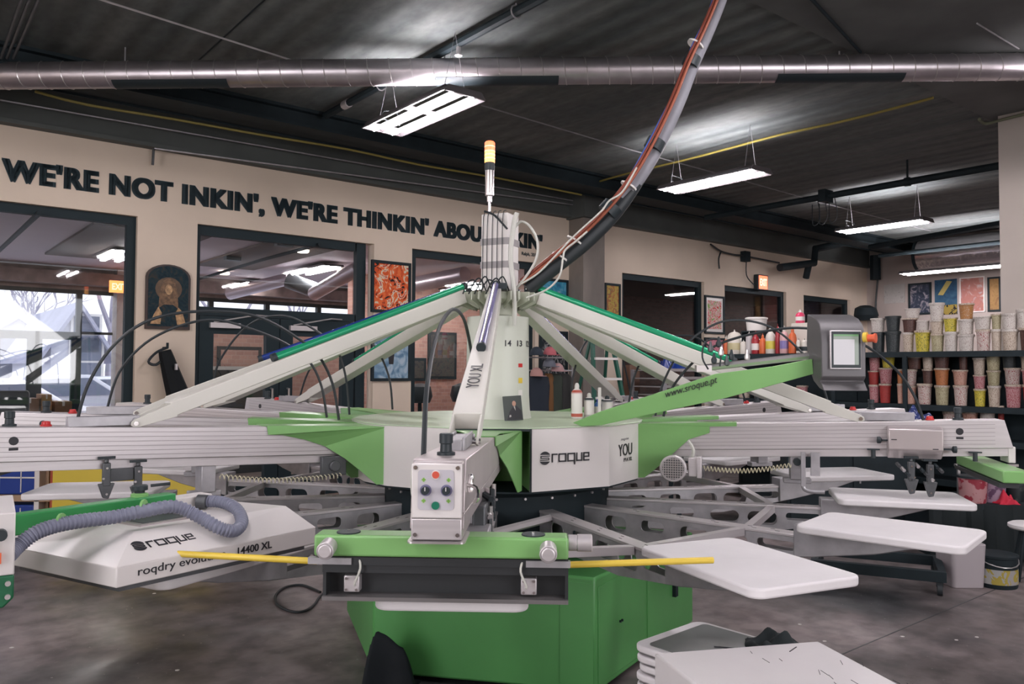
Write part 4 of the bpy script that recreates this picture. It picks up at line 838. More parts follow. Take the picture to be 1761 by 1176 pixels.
# pallet arms -------------------------------------------------------------------
def slot(x0, x1, z0, z1, r): return [(x, z) for x, z in rrect(x0, x1, z0, z1, r, 4)]
def make_station(k):
    az = AZP+STEP*k; rz = az-math.pi/2; h = None
    m = MB(); m.box(.60, 1.70, -.036, .036, .806, .818); h = obj('pallet_arm', m, ALU, press, rz=rz, bevel=.002)
    M = Matrix.Translation((0, 0, 0)) @ Matrix.Rotation(R_(90), 4, 'X')
    outer = [(.60, .672), (1.30, .678), (1.72, .737), (1.72, .806), (.60, .806)]
    holes = [slot(.72, .84, .715, .785, .03), slot(.92, 1.04, .735, .785, .02), slot(1.12, 1.26, .72, .785, .03), slot(1.30, 1.44, .72, .785, .03), slot(1.48, 1.64, .748, .785, .016)]
    for s in (-1, 1):
        o = plate2d('side_web', outer, holes, .005, STEEL, h, Matrix.Translation((0, s*.030, 0)) @ M)
    m = MB(); m.side([(1.64, .860), (2.16, .860), (2.12, .835), (1.95, .785), (1.72, .740), (1.64, .728)], -.048, .048); obj('pallet_carrier', m, STEEL, h, bevel=.004)
    m = MB(); m.prism(rrect(1.700, 2.285, -.200, .200, .040, 6), .857, .887); p = obj('pallet', m, PALLET, h, bevel=.007, seg=3)
    m = MB()
    for x in (.85, 1.08, 1.25, 1.42, 1.52):
        m.box(x, x+.02, .012, .016, .818, .8187); m.box(x+.03, x+.05, -.016, -.012, .818, .8187)
    obj('arm_slots', m, PRINT, h, smooth=False)
    # cross brace to the next arm
    a = hub(AZP+STEP*k, 1.42, 0); b = hub(AZP+STEP*(k+1), 1.42, 0); R = Matrix.Rotation(-rz, 4, 'Z'); a = R @ a; b = R @ b
    d = (b-a).normalized(); n_ = Vector((-d.y, d.x, 0)); a = a+d*.035; b = b-d*.035; m = MB()
    vs = [a+n_*.018, a-n_*.018, b-n_*.018, b+n_*.018]; vs = [v+Vector((0, 0, .785)) for v in vs]+[v+Vector((0, 0, .816)) for v in vs]
    m.add(vs, [(3, 2, 1, 0), (4, 5, 6, 7), (0, 1, 5, 4), (1, 2, 6, 5), (2, 3, 7, 6), (3, 0, 4, 7)]); obj('cross_brace', m, ALU, h)
    return h
for k in range(14): make_station(k)
k0 = [c for c in press.children if c.name.startswith('pallet_arm')][0]
a = Matrix.Rotation(-(AZP-math.pi/2), 4, 'Z') @ hub(AZP+STEP, .70, .80); b = Vector((1.02, .03, .80)); m = MB(); m.cyl(a, b, .018, n=6); obj('short_brace', m, ALU, k0)

# tablet console on its green arm
m = MB(); p0 = Vector((onY(988, 730, 3.72).x-CX, 3.72-CY, 1.222)); p1 = Vector((onY(1396, 645, 3.62).x-CX, 3.62-CY, 1.475))
d = (p1-p0); L = d.length; d.normalize(); ex = Vector((d.x, d.y, 0)).normalized(); ny = Vector((-ex.y, ex.x, 0))
def cp(x, y, Y_): v = onY(x, y, Y_)-Vector((CX, CY, 0)); return v
prof = [cp(985, 727, 3.72), cp(1032, 708, 3.70), cp(1130, 676, 3.68), cp(1230, 643, 3.65), cp(1330, 630, 3.62), cp(1397, 617, 3.60), cp(1399, 643, 3.60), cp(1250, 684, 3.64), cp(1120, 712, 3.69), cp(1035, 731, 3.70), cp(1000, 733, 3.72)]
N = len(prof); vs = prof+[v+Vector((.01, .055, 0)) for v in prof]
m.add(vs, [tuple(range(N)), tuple(range(2*N-1, N-1, -1))]+[(i, N+i, N+(i+1) % N, (i+1) % N) for i in range(N)])
carm = obj('console_arm', m, GREEN, press, bevel=.002)
a = cp(1143, 688, 3.678); b = cp(1232, 662, 3.648); dd = (b-a)
text('web_address', 'www.sroque.pt', .245, a+Vector((0, -.006, 0)), dd, Vector((0, 0, 1)), PRINT, carm, height=.036)
m = MB(); A = cp(1215, 632, 3.70); Bq = cp(1392, 612, 3.66); m.tube([A, Bq], .016, 8); m.box(A.x-.05, A.x+.02, A.y-.02, A.y+.02, A.z-.02, A.z+.01); obj('balance_spring', m, ALUB, carm)
for i, (x, y) in enumerate(((1228, 618), (1240, 605), (1250, 622), (1258, 612), (1285, 612), (1222, 598), (1236, 590))):
    m = MB(); v = cp(x, y, 3.68); m.lathe([(.006, -.02), (.012, -.015), (.014, .0), (.008, .012), (.004, .03)], 8, tuple(v)); obj('spring_fitting', m, (BLACK, ALUB, DSTEEL)[i % 3], carm)
m = MB(); m.tube([cp(x, y, 3.68) for x, y in ((1218, 635), (1208, 615), (1212, 590), (1232, 582), (1240, 600), (1238, 630))], .004, 6, smooth=4); obj('thin_air_line', m, RUBBER, carm)
# console housing: bent sheet profile in (y,z), extruded along x
cxl = onY(1413, 600, 3.50).x-CX; cxr = onY(1489, 600, 3.50).x-CX; yf = 3.50-CY
pz = lambda y: onY(1450, y, 3.5).z
GREYC = mat('grey_console_paint', (.115, .11, .115), .45, .3, noise=.05)
prof = [(yf+.17, pz(536)), (yf+.12, pz(540)), (yf+.07, pz(546)), (yf+.03, pz(556)), (yf+.008, pz(572)), (yf, pz(590)), (yf, pz(648)), (yf+.02, pz(655)), (yf-.02, pz(672)), (yf+.03, pz(668)), (yf+.10, pz(655)), (yf+.16, pz(630)), (yf+.18, pz(590))]
m = MB(); N = len(prof); vs = [(cxl, y, z) for y, z in prof]+[(cxr, y, z) for y, z in prof]
m.add(vs, [tuple(range(N)), tuple(range(2*N-1, N-1, -1))]+[(i, N+i, N+(i+1) % N, (i+1) % N) for i in range(N)])
con = obj('tablet_console', m, GREYC, press, bevel=.004)
xa, xb, za, zb = onY(1427, 600, 3.49).x-CX, onY(1481, 600, 3.49).x-CX, pz(635), pz(568)
m = MB(); m.box(xa, xb, yf-.014, yf-.0005, za, zb); obj('tablet_bezel', m, ALU, con, bevel=.003)
m = MB(); m.box(xa+.006, xb-.004, yf-.016, yf-.014, za+.006, zb-.005); obj('tablet_glass', m, BLACK, con)
X0, X1, Z0, Z1 = xa+.014, xb-.014, za+.020, zb-.018
m = MB(); m.box(X0, X1-.018, yf-.0175, yf-.016, Z0, Z1-.022); obj('screen', m, mat('lit_screen', (.10, .10, .10), .4, emit=(.45, .42, .45), estr=.85), con)
m = MB(); m.box(X0, X1, yf-.0175, yf-.016, Z1-.008, Z1); obj('screen_bar', m, mat('screen_green', (.05, .1, .05), .4, emit=(.10, .22, .10), estr=.8), con)
m = MB(); m.box(X0, X1, yf-.0175, yf-.016, Z1-.022, Z1-.0085); m.box(X1-.0175, X1, yf-.0175, yf-.016, Z0, Z1-.022); obj('screen_menu', m, mat('screen_grey', (.08, .09, .08), .4, emit=(.2, .23, .2), estr=.8), con)
v = cp(1491, 580, 3.45); m = MB(); m.cyl(v+Vector((-.015, 0, 0)), v+Vector((-.003, -.01, 0)), .022, n=16); obj('yellow_collar', m, YELLOW, con)
m = MB(); m.cyl(v+Vector((0, 0, -.004)), v+Vector((.022, -.02, -.004)), .017, n=16); m.cyl(v+Vector((.022, -.02, -.004)), v+Vector((.028, -.025, -.004)), .021, n=16); obj('stop_button', m, mat('red_orange_button', (.70, .12, .05), .4), con)
# ------------------------------------------------------------ hose bundle from the ceiling
P = [(1260, -75), (1236, -5), (1213, 50), (1187, 105), (1160, 172), (1125, 245), (1090, 305), (1050, 357), (1000, 407), (950, 447), (900, 487)]
def bpath(dx, dy, Y=4.25): return [onY(x+dx, y+dy, Y) for x, y in P]
hb = thing('overhead_hose_bundle', 'strapped bundle of grey black blue and orange hoses curving down from the ceiling', 'hose bundle', onY(900, 487, 4.25))
def hpart(name, pts, r, m_, rf=None):
    m = MB(); o_ = onY(900, 487, 4.25); m.tube([p-o_ for p in pts], r, 10, smooth=6, rf=rf); return obj(name, m, m_, hb)
hpart('grey_sleeve', bpath(7, 4, 4.27), .03, mat('grey_fabric_sleeve', (.24, .24, .27), .6, noise=.1), rf=lambda i, N: .020+.040*(i/N) if i/N < .5 else .040-.034*(i/N-.5))
hpart('black_sleeve', bpath(6, 9, 4.27), .022, RUBBER, rf=lambda i, N: .016 if i/N < .45 else .016+.028*min(1, (i/N-.45)*4))
hpart('rust_red_hose', bpath(-4, -4, 4.22), .011, mat('rust_red_hose', (.22, .05, .03), .45))
hpart('orange_hose', bpath(0, -1, 4.20), .008, mat('orange_brown_hose', (.30, .08, .04), .45))
hpart('blue_hose', [onY(x, y, 4.22) for x, y in ((1236, -30), (1215, 30), (1190, 80), (1176, 125), (1150, 178), (1118, 240), (1085, 300), (1060, 335))], .006, mat('light_blue_hose', (.05, .12, .42), .4))
hpart('pale_hose', [onY(x, y, 4.16) for x, y in ((1095, 288), (1070, 330), (1048, 345), (1035, 362), (1010, 385), (985, 408), (955, 440), (925, 470), (896, 488))], .005, hw)
for x, y, s in ((1187, 103, .044), (1124, 247, .052), (1047, 358, .058)):
    i = min(range(len(P)-1), key=lambda j: (P[j][0]-x)**2+(P[j][1]-y)**2); a = onY(*P[max(i-1, 0)], 4.25); b = onY(*P[i+1], 4.25); d = (b-a).normalized(); c_ = onY(x+2, y+2, 4.255)-onY(900, 487, 4.25)
    m = MB(); m.cyl(c_-d*.028, c_+d*.028, s, n=16); obj('black_strap', m, BLACK, hb)
for x, y in ((1193, 75), (1078, 318), (960, 440), (985, 412)):
    m = MB(); c_ = onY(x+3, y+2, 4.255)-onY(900, 487, 4.25); m.cyl(c_+Vector((-.002, 0, -.004)), c_+Vector((.003, 0, .004)), .048, n=16); obj('cable_tie', m, WHITE, hb)

# ------------------------------------------------------------ things on the hub plate
zt0 = ZH1+.005
def bottle(name, x, y, Y, w, h, cols, label, cat='bottle', rz=0, shape='spray', group=None):
    v = onY(x, y, Y); t = thing(name, label, cat, (v.x, v.y, zt0), rz, group); r = w/2
    m = MB()
    if shape == 'spray': m.lathe([(r*.92, 0), (r, .006), (r, h*.72), (r*.7, h*.80), (r*.35, h*.84)], 20)
    else: m.lathe([(r*.95, 0), (r, .005), (r, h*.7), (r*.45, h*.82), (r*.4, h*.86)], 20)
    obj('body', m, cols[0], t)
    m = MB(); m.lathe([(r*1.02, h*.05), (r*1.02, h*.14)], 20) if len(cols) > 3 else m.lathe([(r*1.01, h*.18), (r*1.01, h*.60)], 20); obj('label', m, cols[1], t)
    m = MB(); m.lathe([(r*.42, h*.83), (r*.42, h*.92), (r*.30, h*.98), (r*.1, h)], 14); obj('cap', m, cols[2], t)
    if len(cols) > 3: m = MB(); m.lathe([(r*1.01, h*.70), (r*.95, h*.75), (r*.72, h*.80)], 20); obj('coloured_shoulder', m, cols[3], t)
    return t
bottle('spray_can', 992, 712, 4.30, .060, .19, (WHITE, mat('worn_red', (.5, .10, .07), .5), WHITE, mat('worn_red', (.5, .10, .07), .5)), 'tall white spray can with red shoulder and base on the hub plate')
bottle('glue_bottle', 1013, 709, 4.34, .055, .135, (WHITE, mat('grey_text_label', (.45, .45, .42), .5, noise=.3, nscale=60), WHITE, BLACK), 'white bottle with a black shoulder beside the tall spray can')
bottle('blue_bottle', 1028, 706, 4.40, .040, .10, (mat('blue_bottle_plastic', (.03, .12, .35), .3), WHITE, BLUE), 'small dark blue bottle behind the glue bottle')
bottle('square_jar', 1044, 706, 4.40, .062, .12, (WHITE, mat('yellow_black_label', (.65, .55, .08), .5, col2=(.05, .05, .05), nscale=30), BLACK, BLACK), 'white bottle with a black collar and yellow label, rightmost on the plate')
v = onY(1031, 707, 4.33); m = MB(); m.box(-.009, .009, -.004, .004, 0, .165); tag(obj('white_scraper_stick', m, WHITE, loc=(v.x, v.y, zt0), bevel=.003), 'upright thin white stick among the bottles', 'stick')
v = onY(884, 719, 4.08); t = thing('portrait_card', 'dark portrait photo of a suited man leaning on the pale column', 'picture', (v.x, v.y, zt0), R_(8))
M = Matrix.Rotation(R_(-12), 4, 'X') @ Matrix.Rotation(R_(-4), 4, 'Y')
m = MB(); m.box(-.048, .048, 0, .006, 0, .128, None, M); obj('card', m, mat('dark_photo_print', (.035, .045, .04), .3), t)
m = MB(); m.side([(-.035, .004), (.045, .004), (.042, .05), (.02, .075), (.0, .07), (-.02, .045)], -.001, 0, None, M); obj('printed_suit', m, PRINT, t, smooth=False)
m = MB(); m.side([(.008+.010*math.cos(a*.5), .088+.014*math.sin(a*.5)) for a in range(12)], -.001, 0, None, M); obj('printed_face', m, mat('printed_skin', (.45, .25, .18), .5), t, smooth=False)
m = MB(); m.side([(.004, .072), (.012, .074), (.013, .05)], -.0015, -.001, None, M); m.side([(-.022, .018), (-.012, .02), (-.012, .03), (-.02, .03)], -.0015, -.001, None, M); obj('printed_shirt', m, mat('printed_shirt', (.4, .38, .36), .5), t, smooth=False)

# ------------------------------------------------------------ flash cure dryer
HA = Vector((-.963, 1.97, 0)); uu = Vector((.579, .815, 0)).normalized(); vv = Vector((-.87, .49, 0)).normalized()
fd_ = thing('flash_cure_dryer', 'white hooded flash cure dryer on a green arm over the left pallets', 'flash dryer', (HA.x, HA.y, 0))
def hp(u, v, z): return uu*u+vv*v+Vector((0, 0, z))
def hexa(m, b, t_):
    o = b+t_; m.add(o, [(3, 2, 1, 0), (4, 5, 6, 7), (0, 1, 5, 4), (1, 2, 6, 5), (2, 3, 7, 6), (3, 0, 4, 7)])
m = MB(); hexa(m, [hp(0, 0, .94), hp(.625, 0, .94), hp(.625, .47, .94), hp(0, .47, .94)], [hp(0, 0, .99), hp(.625, 0, .99), hp(.625, .47, .99), hp(0, .47, .99)])
hd = obj('hood_skirt', m, PANELW, fd_, bevel=.003)
m = MB(); hexa(m, [hp(0, 0, .99), hp(.625, 0, .99), hp(.625, .47, .99), hp(0, .47, .99)], [hp(.115, .11, 1.048), hp(.60, .10, 1.050), hp(.56, .44, 1.050), hp(.14, .44, 1.048)])
top_ = obj('hood_top', m, PANELW, fd_, smooth=False)
m = MB(); hexa(m, [hp(.02, .02, .925), hp(.60, .02, .925), hp(.60, .45, .925), hp(.02, .45, .925)], [hp(.02, .02, .94), hp(.60, .02, .94), hp(.60, .45, .94), hp(.02, .45, .94)]); obj('heater_panel', m, DSTEEL, fd_)
vg = onz(268, 893, 1.050)-HA; vc = Vector((vg.x, vg.y, 0)); m = MB()
for s0, s1, z, nm, mm in ((.085, .06, 1.053, 'vent_frame', SSCOVER), (.068, .045, 1.055, 'vent_grille', DSTEEL)):
    m = MB(); hexa(m, [vc+uu*s+vv*t_+Vector((0, 0, 1.047)) for s, t_ in ((-s0, -s1), (s0, -s1), (s0, s1), (-s0, s1))], [vc+uu*s+vv*t_+Vector((0, 0, z)) for s, t_ in ((-s0, -s1), (s0, -s1), (s0, s1), (-s0, s1))]); obj(nm, m, mm, fd_)
upv = (hp(.115, .11, 1.035)-hp(.115, 0, .99)).normalized()
q = onz(238, 948, 1.002)-HA; q.z = 0
s_ = q.dot(uu); logo('maker_logo', hp(.075, .040, 1.0135), uu, (hp(0, .11, 1.048)-hp(0, 0, .99)).normalized(), .17, PRINT, top_)
sk_ = hp(0, -.0012, .950)
text('model_lettering', 'roqdry evolution', .250, hp(.055, -.0015, .953), uu, (0, 0, 1), PRINT, hd, height=.027)
text('model_lettering', '14400 XL', .115, hp(.345, -.0015, .957), uu, (0, 0, 1), PRINT, hd, height=.021, bold=.01)
# swing arm
a = onY(27, 889, 2.02); b = onY(303, 852, 2.375); a -= HA; b -= HA; d = (b-a); d.z = 0; d.normalize(); n_ = Vector((-d.y, d.x, 0))
a2 = a-d*.25+Vector((0, 0, 0)); m = MB(); zb_, zb2 = 1.045, 1.072
hexa(m, [Vector((a2.x, a2.y, 1.045)), Vector((b.x, b.y, 1.072)), Vector((b.x, b.y, 1.072))+n_*.045, Vector((a2.x, a2.y, 1.045))+n_*.045], [Vector((a2.x, a2.y, 1.106)), Vector((b.x, b.y, 1.108)), Vector((b.x, b.y, 1.108))+n_*.045, Vector((a2.x, a2.y, 1.106))+n_*.045])
sw = obj('swing_arm', m, mat('flash_arm_green', (.03, .26, .07), .38), fd_, bevel=.003)
g = onY(240, 852, 2.32)-HA; m = MB(); m.lathe([(.024, 1.098), (.024, 1.115), (.018, 1.118)], 16, (g.x, g.y, 0)); obj('green_boss', m, GREEN, sw)
m = MB(); m.lathe([(.014, 1.116), (.014, 1.124), (.022, 1.126), (.022, 1.138), (.02, 1.14)], 16, (g.x, g.y, 0)); obj('locking_knob', m, BLACK, sw)
m = MB(); c_ = b-d*.02; c_.z = 0; m.lathe([(.03, 1.03), (.03, 1.075)], 14, (c_.x, c_.y+.02, 0)); obj('arm_pivot', m, DSTEEL, sw)
# connector box + corrugated hose
c_ = onY(325, 862, 2.46)-HA; m = MB(); M = Matrix.Translation((c_.x, c_.y, 0)) @ Matrix.Rotation(math.atan2(uu.y, uu.x), 4, 'Z'); m.box(-.06, .06, -.03, .03, 1.045, 1.090, None, M); cn = obj('connector_box', m, PANELW, fd_, bevel=.003)
m = MB(); q = onY(340, 862, 2.44)-HA; e = onY(356, 863, 2.44)-HA; m.cyl(q, e, .021, n=18); obj('hose_collar', m, DSTEEL, fd_)
HP = [(15, 955, 1.86), (32, 938, 1.90), (62, 916, 1.93), (100, 903, 1.97), (145, 895, 2.02), (195, 889, 2.08), (245, 879, 2.13), (300, 871, 2.20), (340, 887, 2.22), (378, 908, 2.22), (404, 912, 2.25), (416, 896, 2.32), (405, 874, 2.40), (380, 863, 2.44), (352, 862, 2.45)]
pts = spline([onY(x, y, Y)-HA for x, y, Y in HP], 24); m = MB(); N = len(pts)
m.tube(pts, .017, 12, rf=lambda i, N: .0185 if i % 4 < 2 else .0158); obj('corrugated_hose', m, mat('blue_grey_hose', (.19, .20, .27), .45), fd_)
for x, y, Y in ((105, 897, 1.98), (247, 872, 2.14)): 
    c_ = onY(x, y, Y)-HA; m = MB(); m.cyl(c_-Vector((.003, 0, 0)), c_+Vector((.003, 0, 0)), .021, n=12); obj('cable_tie', m, GREEN, fd_)
# control cabinet at the left edge
KR = Vector((onY(26, 930, 1.85).x-HA.x, 1.85-HA.y, 0)); x1 = 0; y0 = 0; m = MB(); m.box(x1-.34, x1, y0, y0+.30, 1.003, 1.145); cb = obj('control_cabinet', m, PANELW, fd_, bevel=.003); cb.location = KR; cb.rotation_euler = (0, 0, R_(33))
m = MB(); m.side([(x1-.34, 1.003), (x1, 1.003), (x1, .950), (x1-.02, .930), (x1-.34, .925)], y0, y0+.30); gb = obj('green_base', m, mat('flash_base_green', (.01, .12, .05), .4), fd_, bevel=.004); gb.location = KR; gb.rotation_euler = (0, 0, R_(33))
m = MB(); m.box(x1-.30, x1-.12, y0+.06, y0+.24, .06, .93); m.box(x1-.45, x1+.0, y0-.02, y0+.34, 0, .06); st_ = obj('stand', m, DGREEN, fd_, bevel=.004); st_.location = KR+Vector((-.30, -.1, 0)); st_.rotation_euler = (0, 0, R_(33))
m = MB(); m.cyl((-.028, 0, 1.098), (-.028, -.02, 1.098), .013, n=14); obj('rotary_knob', m, BLACK, cb)
m = MB(); m.box(-.056, -.026, -.006, 0, 1.032, 1.056); obj('red_switch', m, ORANGE, cb)
m = MB(); m.box(-.06, -.034, -.003, 0, 1.056, 1.082); obj('yellow_label', m, YELLOW, cb)
for z in (.985, .955): m = MB(); m.cyl((x1-.012, y0, z), (x1-.012, y0-.006, z), .006, n=10); obj('bolt', m, ALUB, gb)

# ------------------------------------------------------------ ink shelving
SH = 8.13; SB0, SB1 = 2.55, on1(1236, 600, 8.0)[0]; ZS = lambda z: 1.48+(z-1.48)*.68
sh = thing('ink_shelving', 'long black metal shelving holding ink pails and bottles at the right', 'shelf', RM(SH, 0), RANG)
for z in (ZS(1.755), ZS(1.0), ZS(.55), .45, .1):
    m = MB(); m.box(-.18, .24, SB0, SB1, z-.02, z); m.box(-.19, -.18, SB0, SB1, z-.05, z+.004); m.box(.24, .25, SB0, SB1, z-.04, z+.004); obj('shelf_board', m, BLACKM, sh, smooth=False)
for b in (SB0+.03, on1(1572, 600, SH)[0], on1(1450, 600, SH)[0], SB1-.03):
    for a in (-.20, .26): m = MB(); m.box(a-.012, a+.012, b-.02, b+.02, 0, ZS(1.70)); obj('post', m, BLACKM, sh, smooth=False)
m = MB(); m.box(.262, .27, SB0, SB1, .1, ZS(1.70)); obj('back_panel', m, BLACKM, sh, smooth=False)  # black sheet added to darken the gaps between the pails
PM = {}
def pmat(n_, base, spat, lo=.62, sc=14):
    m = bpy.data.materials.new(n_); m.use_nodes = True; nt = m.node_tree; b = nt.nodes['Principled BSDF']; b.inputs['Roughness'].default_value = .45
    tc = nt.nodes.new('ShaderNodeTexCoord'); oi = nt.nodes.new('ShaderNodeObjectInfo'); ad = nt.nodes.new('ShaderNodeVectorMath'); ad.operation = 'MULTIPLY_ADD'; ad.inputs[1].default_value = (1, 1, 1)
    cmb = nt.nodes.new('ShaderNodeCombineXYZ'); mu = nt.nodes.new('ShaderNodeMath'); mu.operation = 'MULTIPLY'; mu.inputs[1].default_value = 37; nt.links.new(oi.outputs['Random'], mu.inputs[0]); nt.links.new(mu.outputs[0], cmb.inputs[0]); nt.links.new(mu.outputs[0], cmb.inputs[2])
    nt.links.new(tc.outputs['Object'], ad.inputs[0]); nt.links.new(cmb.outputs[0], ad.inputs[2])
    n = nt.nodes.new('ShaderNodeTexNoise'); n.inputs['Scale'].default_value = sc; n.inputs['Detail'].default_value = 3; nt.links.new(ad.outputs[0], n.inputs['Vector'])
    r = nt.nodes.new('ShaderNodeValToRGB'); r.color_ramp.elements[0].position = lo-.03; r.color_ramp.elements[1].position = lo+.02; r.color_ramp.elements[0].color = (*base, 1); r.color_ramp.elements[1].color = (*spat, 1)
    nt.links.new(n.outputs['Fac'], r.inputs[0]); nt.links.new(r.outputs[0], b.inputs['Base Color']); return m
pc = {'white': pmat('pail_white', (.56, .52, .48), (.28, .20, .18), .60), 'whitered': pmat('pail_white_red', (.54, .46, .42), (.28, .05, .05), .57), 'beige': pmat('pail_beige', (.52, .44, .36), (.22, .15, .11), .58),
 'black': pmat('pail_black', (.015, .022, .025), (.05, .06, .06), .6), 'pink': pmat('pail_pink', (.50, .26, .27), (.30, .03, .05), .56), 'red': pmat('pail_red', (.38, .04, .035), (.20, .03, .03), .6),
 'yellow': pmat('pail_yellow', (.55, .45, .05), (.06, .10, .03), .58), 'orange': pmat('pail_orange', (.46, .17, .06), (.25, .09, .04), .6), 'brown': pmat('pail_brown', (.07, .03, .025), (.2, .1, .07), .62), 'ochre': pmat('pail_ochre', (.36, .16, .045), (.5, .42, .35), .62),
 'olive': pmat('pail_olive', (.42, .38, .24), (.22, .18, .10), .56), 'violet': pmat('pail_violet', (.34, .24, .32), (.12, .06, .12), .58), 'peach': pmat('pail_peach', (.52, .31, .24), (.3, .08, .06), .6)}
PROTO = {}
def pail(x0, x1, ytop, col, zbase, h, label, dep=0.0, grp='ink pails on the shelving'):
    """x0..x1 are its picture edges, zbase its support, h its height"""
    a = SH-.02+dep; bL, _ = on1(x0, 600, a); bR, _ = on1(x1, 600, a); r = abs(bL-bR)/2; key = col
    if key not in PROTO:
        m = MB(); m.lathe([(.74, 0), (.78, .02), (.92, .84), (.99, .85), (.99, .90), (1.05, .905), (1.05, .985), (1.0, 1.0), (.94, .975), (.3, .97)], 20)
        o = obj('ink_pail', m, pc[col]); o.data.materials.append(pc['white' if col in ('white', 'beige', 'black') else 'beige'] if col != 'black' else pc['black']); [setattr(f__, 'material_index', 1) for f__ in o.data.polygons if min(o.data.vertices[i__].co.z for i__ in f__.vertices) > .86]; PROTO[key] = o; new = o
    else: new = PROTO[key].copy(); COL.objects.link(new)
    new.location = RM(a, (bL+bR)/2, zbase); new.scale = (r, r, h); new.rotation_euler = (0, 0, random.uniform(0, 6)); tag(new, label, 'pail', grp); return new
def cx6(x): return 1480+x/4.523
def cy6(y): return 480+y/4.523
def zof(y, x): return on1(x, y, SH-.02)[1]
names = {'white': 'white', 'whitered': 'white pail spattered red', 'beige': 'beige spotted', 'black': 'black', 'pink': 'pink stained', 'red': 'red', 'yellow': 'yellow', 'orange': 'orange', 'brown': 'dark brown', 'ochre': 'ochre', 'olive': 'olive beige', 'violet': 'violet stained', 'peach': 'peach'}
ordn = ['first', 'second', 'third', 'fourth', 'fifth', 'sixth', 'seventh', 'eighth', 'ninth', 'tenth', 'eleventh', 'twelfth']
upper = [[(90, 190, 'black'), (85, 190, 'white')], [(195, 310, 'black'), (200, 312, 'black')], [(330, 415, 'beige'), (330, 440, 'brown'), (350, 465, 'white')], [(425, 545, 'yellow'), (440, 540, 'white')],
 [(550, 650, 'olive'), (545, 650, 'beige'), (540, 655, 'white')], [(650, 760, 'white'), (650, 755, 'yellow')], [(760, 885, 'white'), (758, 885, 'white'), (770, 885, 'ochre')], [(900, 1015, 'whitered'), (885, 1020, 'white')],
 [(1018, 1100, 'beige'), (1020, 1100, 'olive')], [(1102, 1230, 'beige'), (1100, 1230, 'white')], [(1238, 1370, 'brown'), (1215, 1340, 'white')]]
tops_u = [(415, 305), (405, 288), (415, 305, 230), (400, 322), (425, 320, 185), (410, 298), (430, 313, 190), (392, 290), (390, 270), (392, 268), (380, 235)]
lower = [[(65, 145, 'pink'), (60, 142, 'red'), (65, 152, 'pink')], [(145, 232, 'red'), (145, 243, 'pink'), (165, 265, 'yellow')], [(282, 330, 'peach'), (282, 330, 'orange')], [(332, 430, 'peach'), (325, 435, 'whitered'), (365, 475, 'brown')], [(440, 550, 'whitered'), (480, 560, 'brown'), (480, 567, 'beige')],
 [(575, 685, 'olive'), (575, 685, 'orange'), (570, 690, 'brown')], [(720, 830, 'whitered'), (715, 830, 'peach'), (762, 832, 'brown')], [(878, 970, 'yellow'), (875, 970, 'pink'), (873, 970, 'beige')], [(985, 1085, 'beige'), (980, 1085, 'olive'), (975, 1090, 'olive')], [(1120, 1250, 'pink'), (1115, 1245, 'whitered'), (1098, 1215, 'black')], [(1256, 1370, 'red'), (1250, 1365, 'pink'), (1240, 1360, 'beige')]]
tops_l = [(820, 712, 592), (812, 690, 588), (812, 700), (828, 700, 605), (812, 700, 590), (825, 692, 592), (825, 705, 592), (852, 745, 610), (828, 710, 578), (818, 690, 582), (820, 700, 592)]
def stacks(st, tops, zb, shelf, ddep):
    for i, (cols, tp) in enumerate(zip(st, tops)):
        z = zb
        for j, ((xa, xb, col), ty) in enumerate(zip(cols, tp)):
            xm = cx6((xa+xb)/2); zt_ = zof(cy6(ty), xm); h = max(.05, zt_-z)
            pos = ('bottom' if j == 0 else ('top' if j == len(cols)-1 else 'middle'))
            nm = names[col]; nm = nm if 'pail' in nm else nm+' pail'
            pail(cx6(xa), cx6(xb), 0, col, z, h, '%s, %s of the %s stack from left, %s shelf' % (nm, pos, ordn[i], shelf), ddep)
            z += h+.0005
stacks(upper, tops_u, ZS(1.755)+.001, 'upper', 0); stacks(lower, tops_l, ZS(1.0)+.001, 'lower', 0)
for i, (xa, xb, col, ty) in enumerate(((385, 450, 'yellow', 975), (635, 735, 'whitered', 1025), (785, 905, 'peach', 1022), (920, 1040, 'white', 1005), (1060, 1110, 'red', 985))):
    xm = cx6((xa+xb)/2); zt_ = zof(cy6(ty), xm); pail(cx6(xa), cx6(xb), 0, col, ZS(.55)+.001, zt_-ZS(.55)-.001, '%s, %s from the left on the low shelf behind the right beam' % ((names[col]+' pail') if 'pail' not in names[col] else names[col], ordn[i]))
for i, (xa, xb, col, ya, h) in enumerate(((1350, 1369, 'orange', ZS(1)+.001, .14), (1371, 1388, 'pink', ZS(1)+.001, .16), (1330, 1345, 'red', ZS(1)+.001, .15), (1296, 1315, 'brown', ZS(1)+.001, .14), (1270, 1290, 'beige', ZS(1)+.001, .14))):
    a = SH-.05; pail(xa, xb, 0, col, ya, h, '%s pail, %s from the right under the squeeze bottles' % (names[col], ordn[i]))
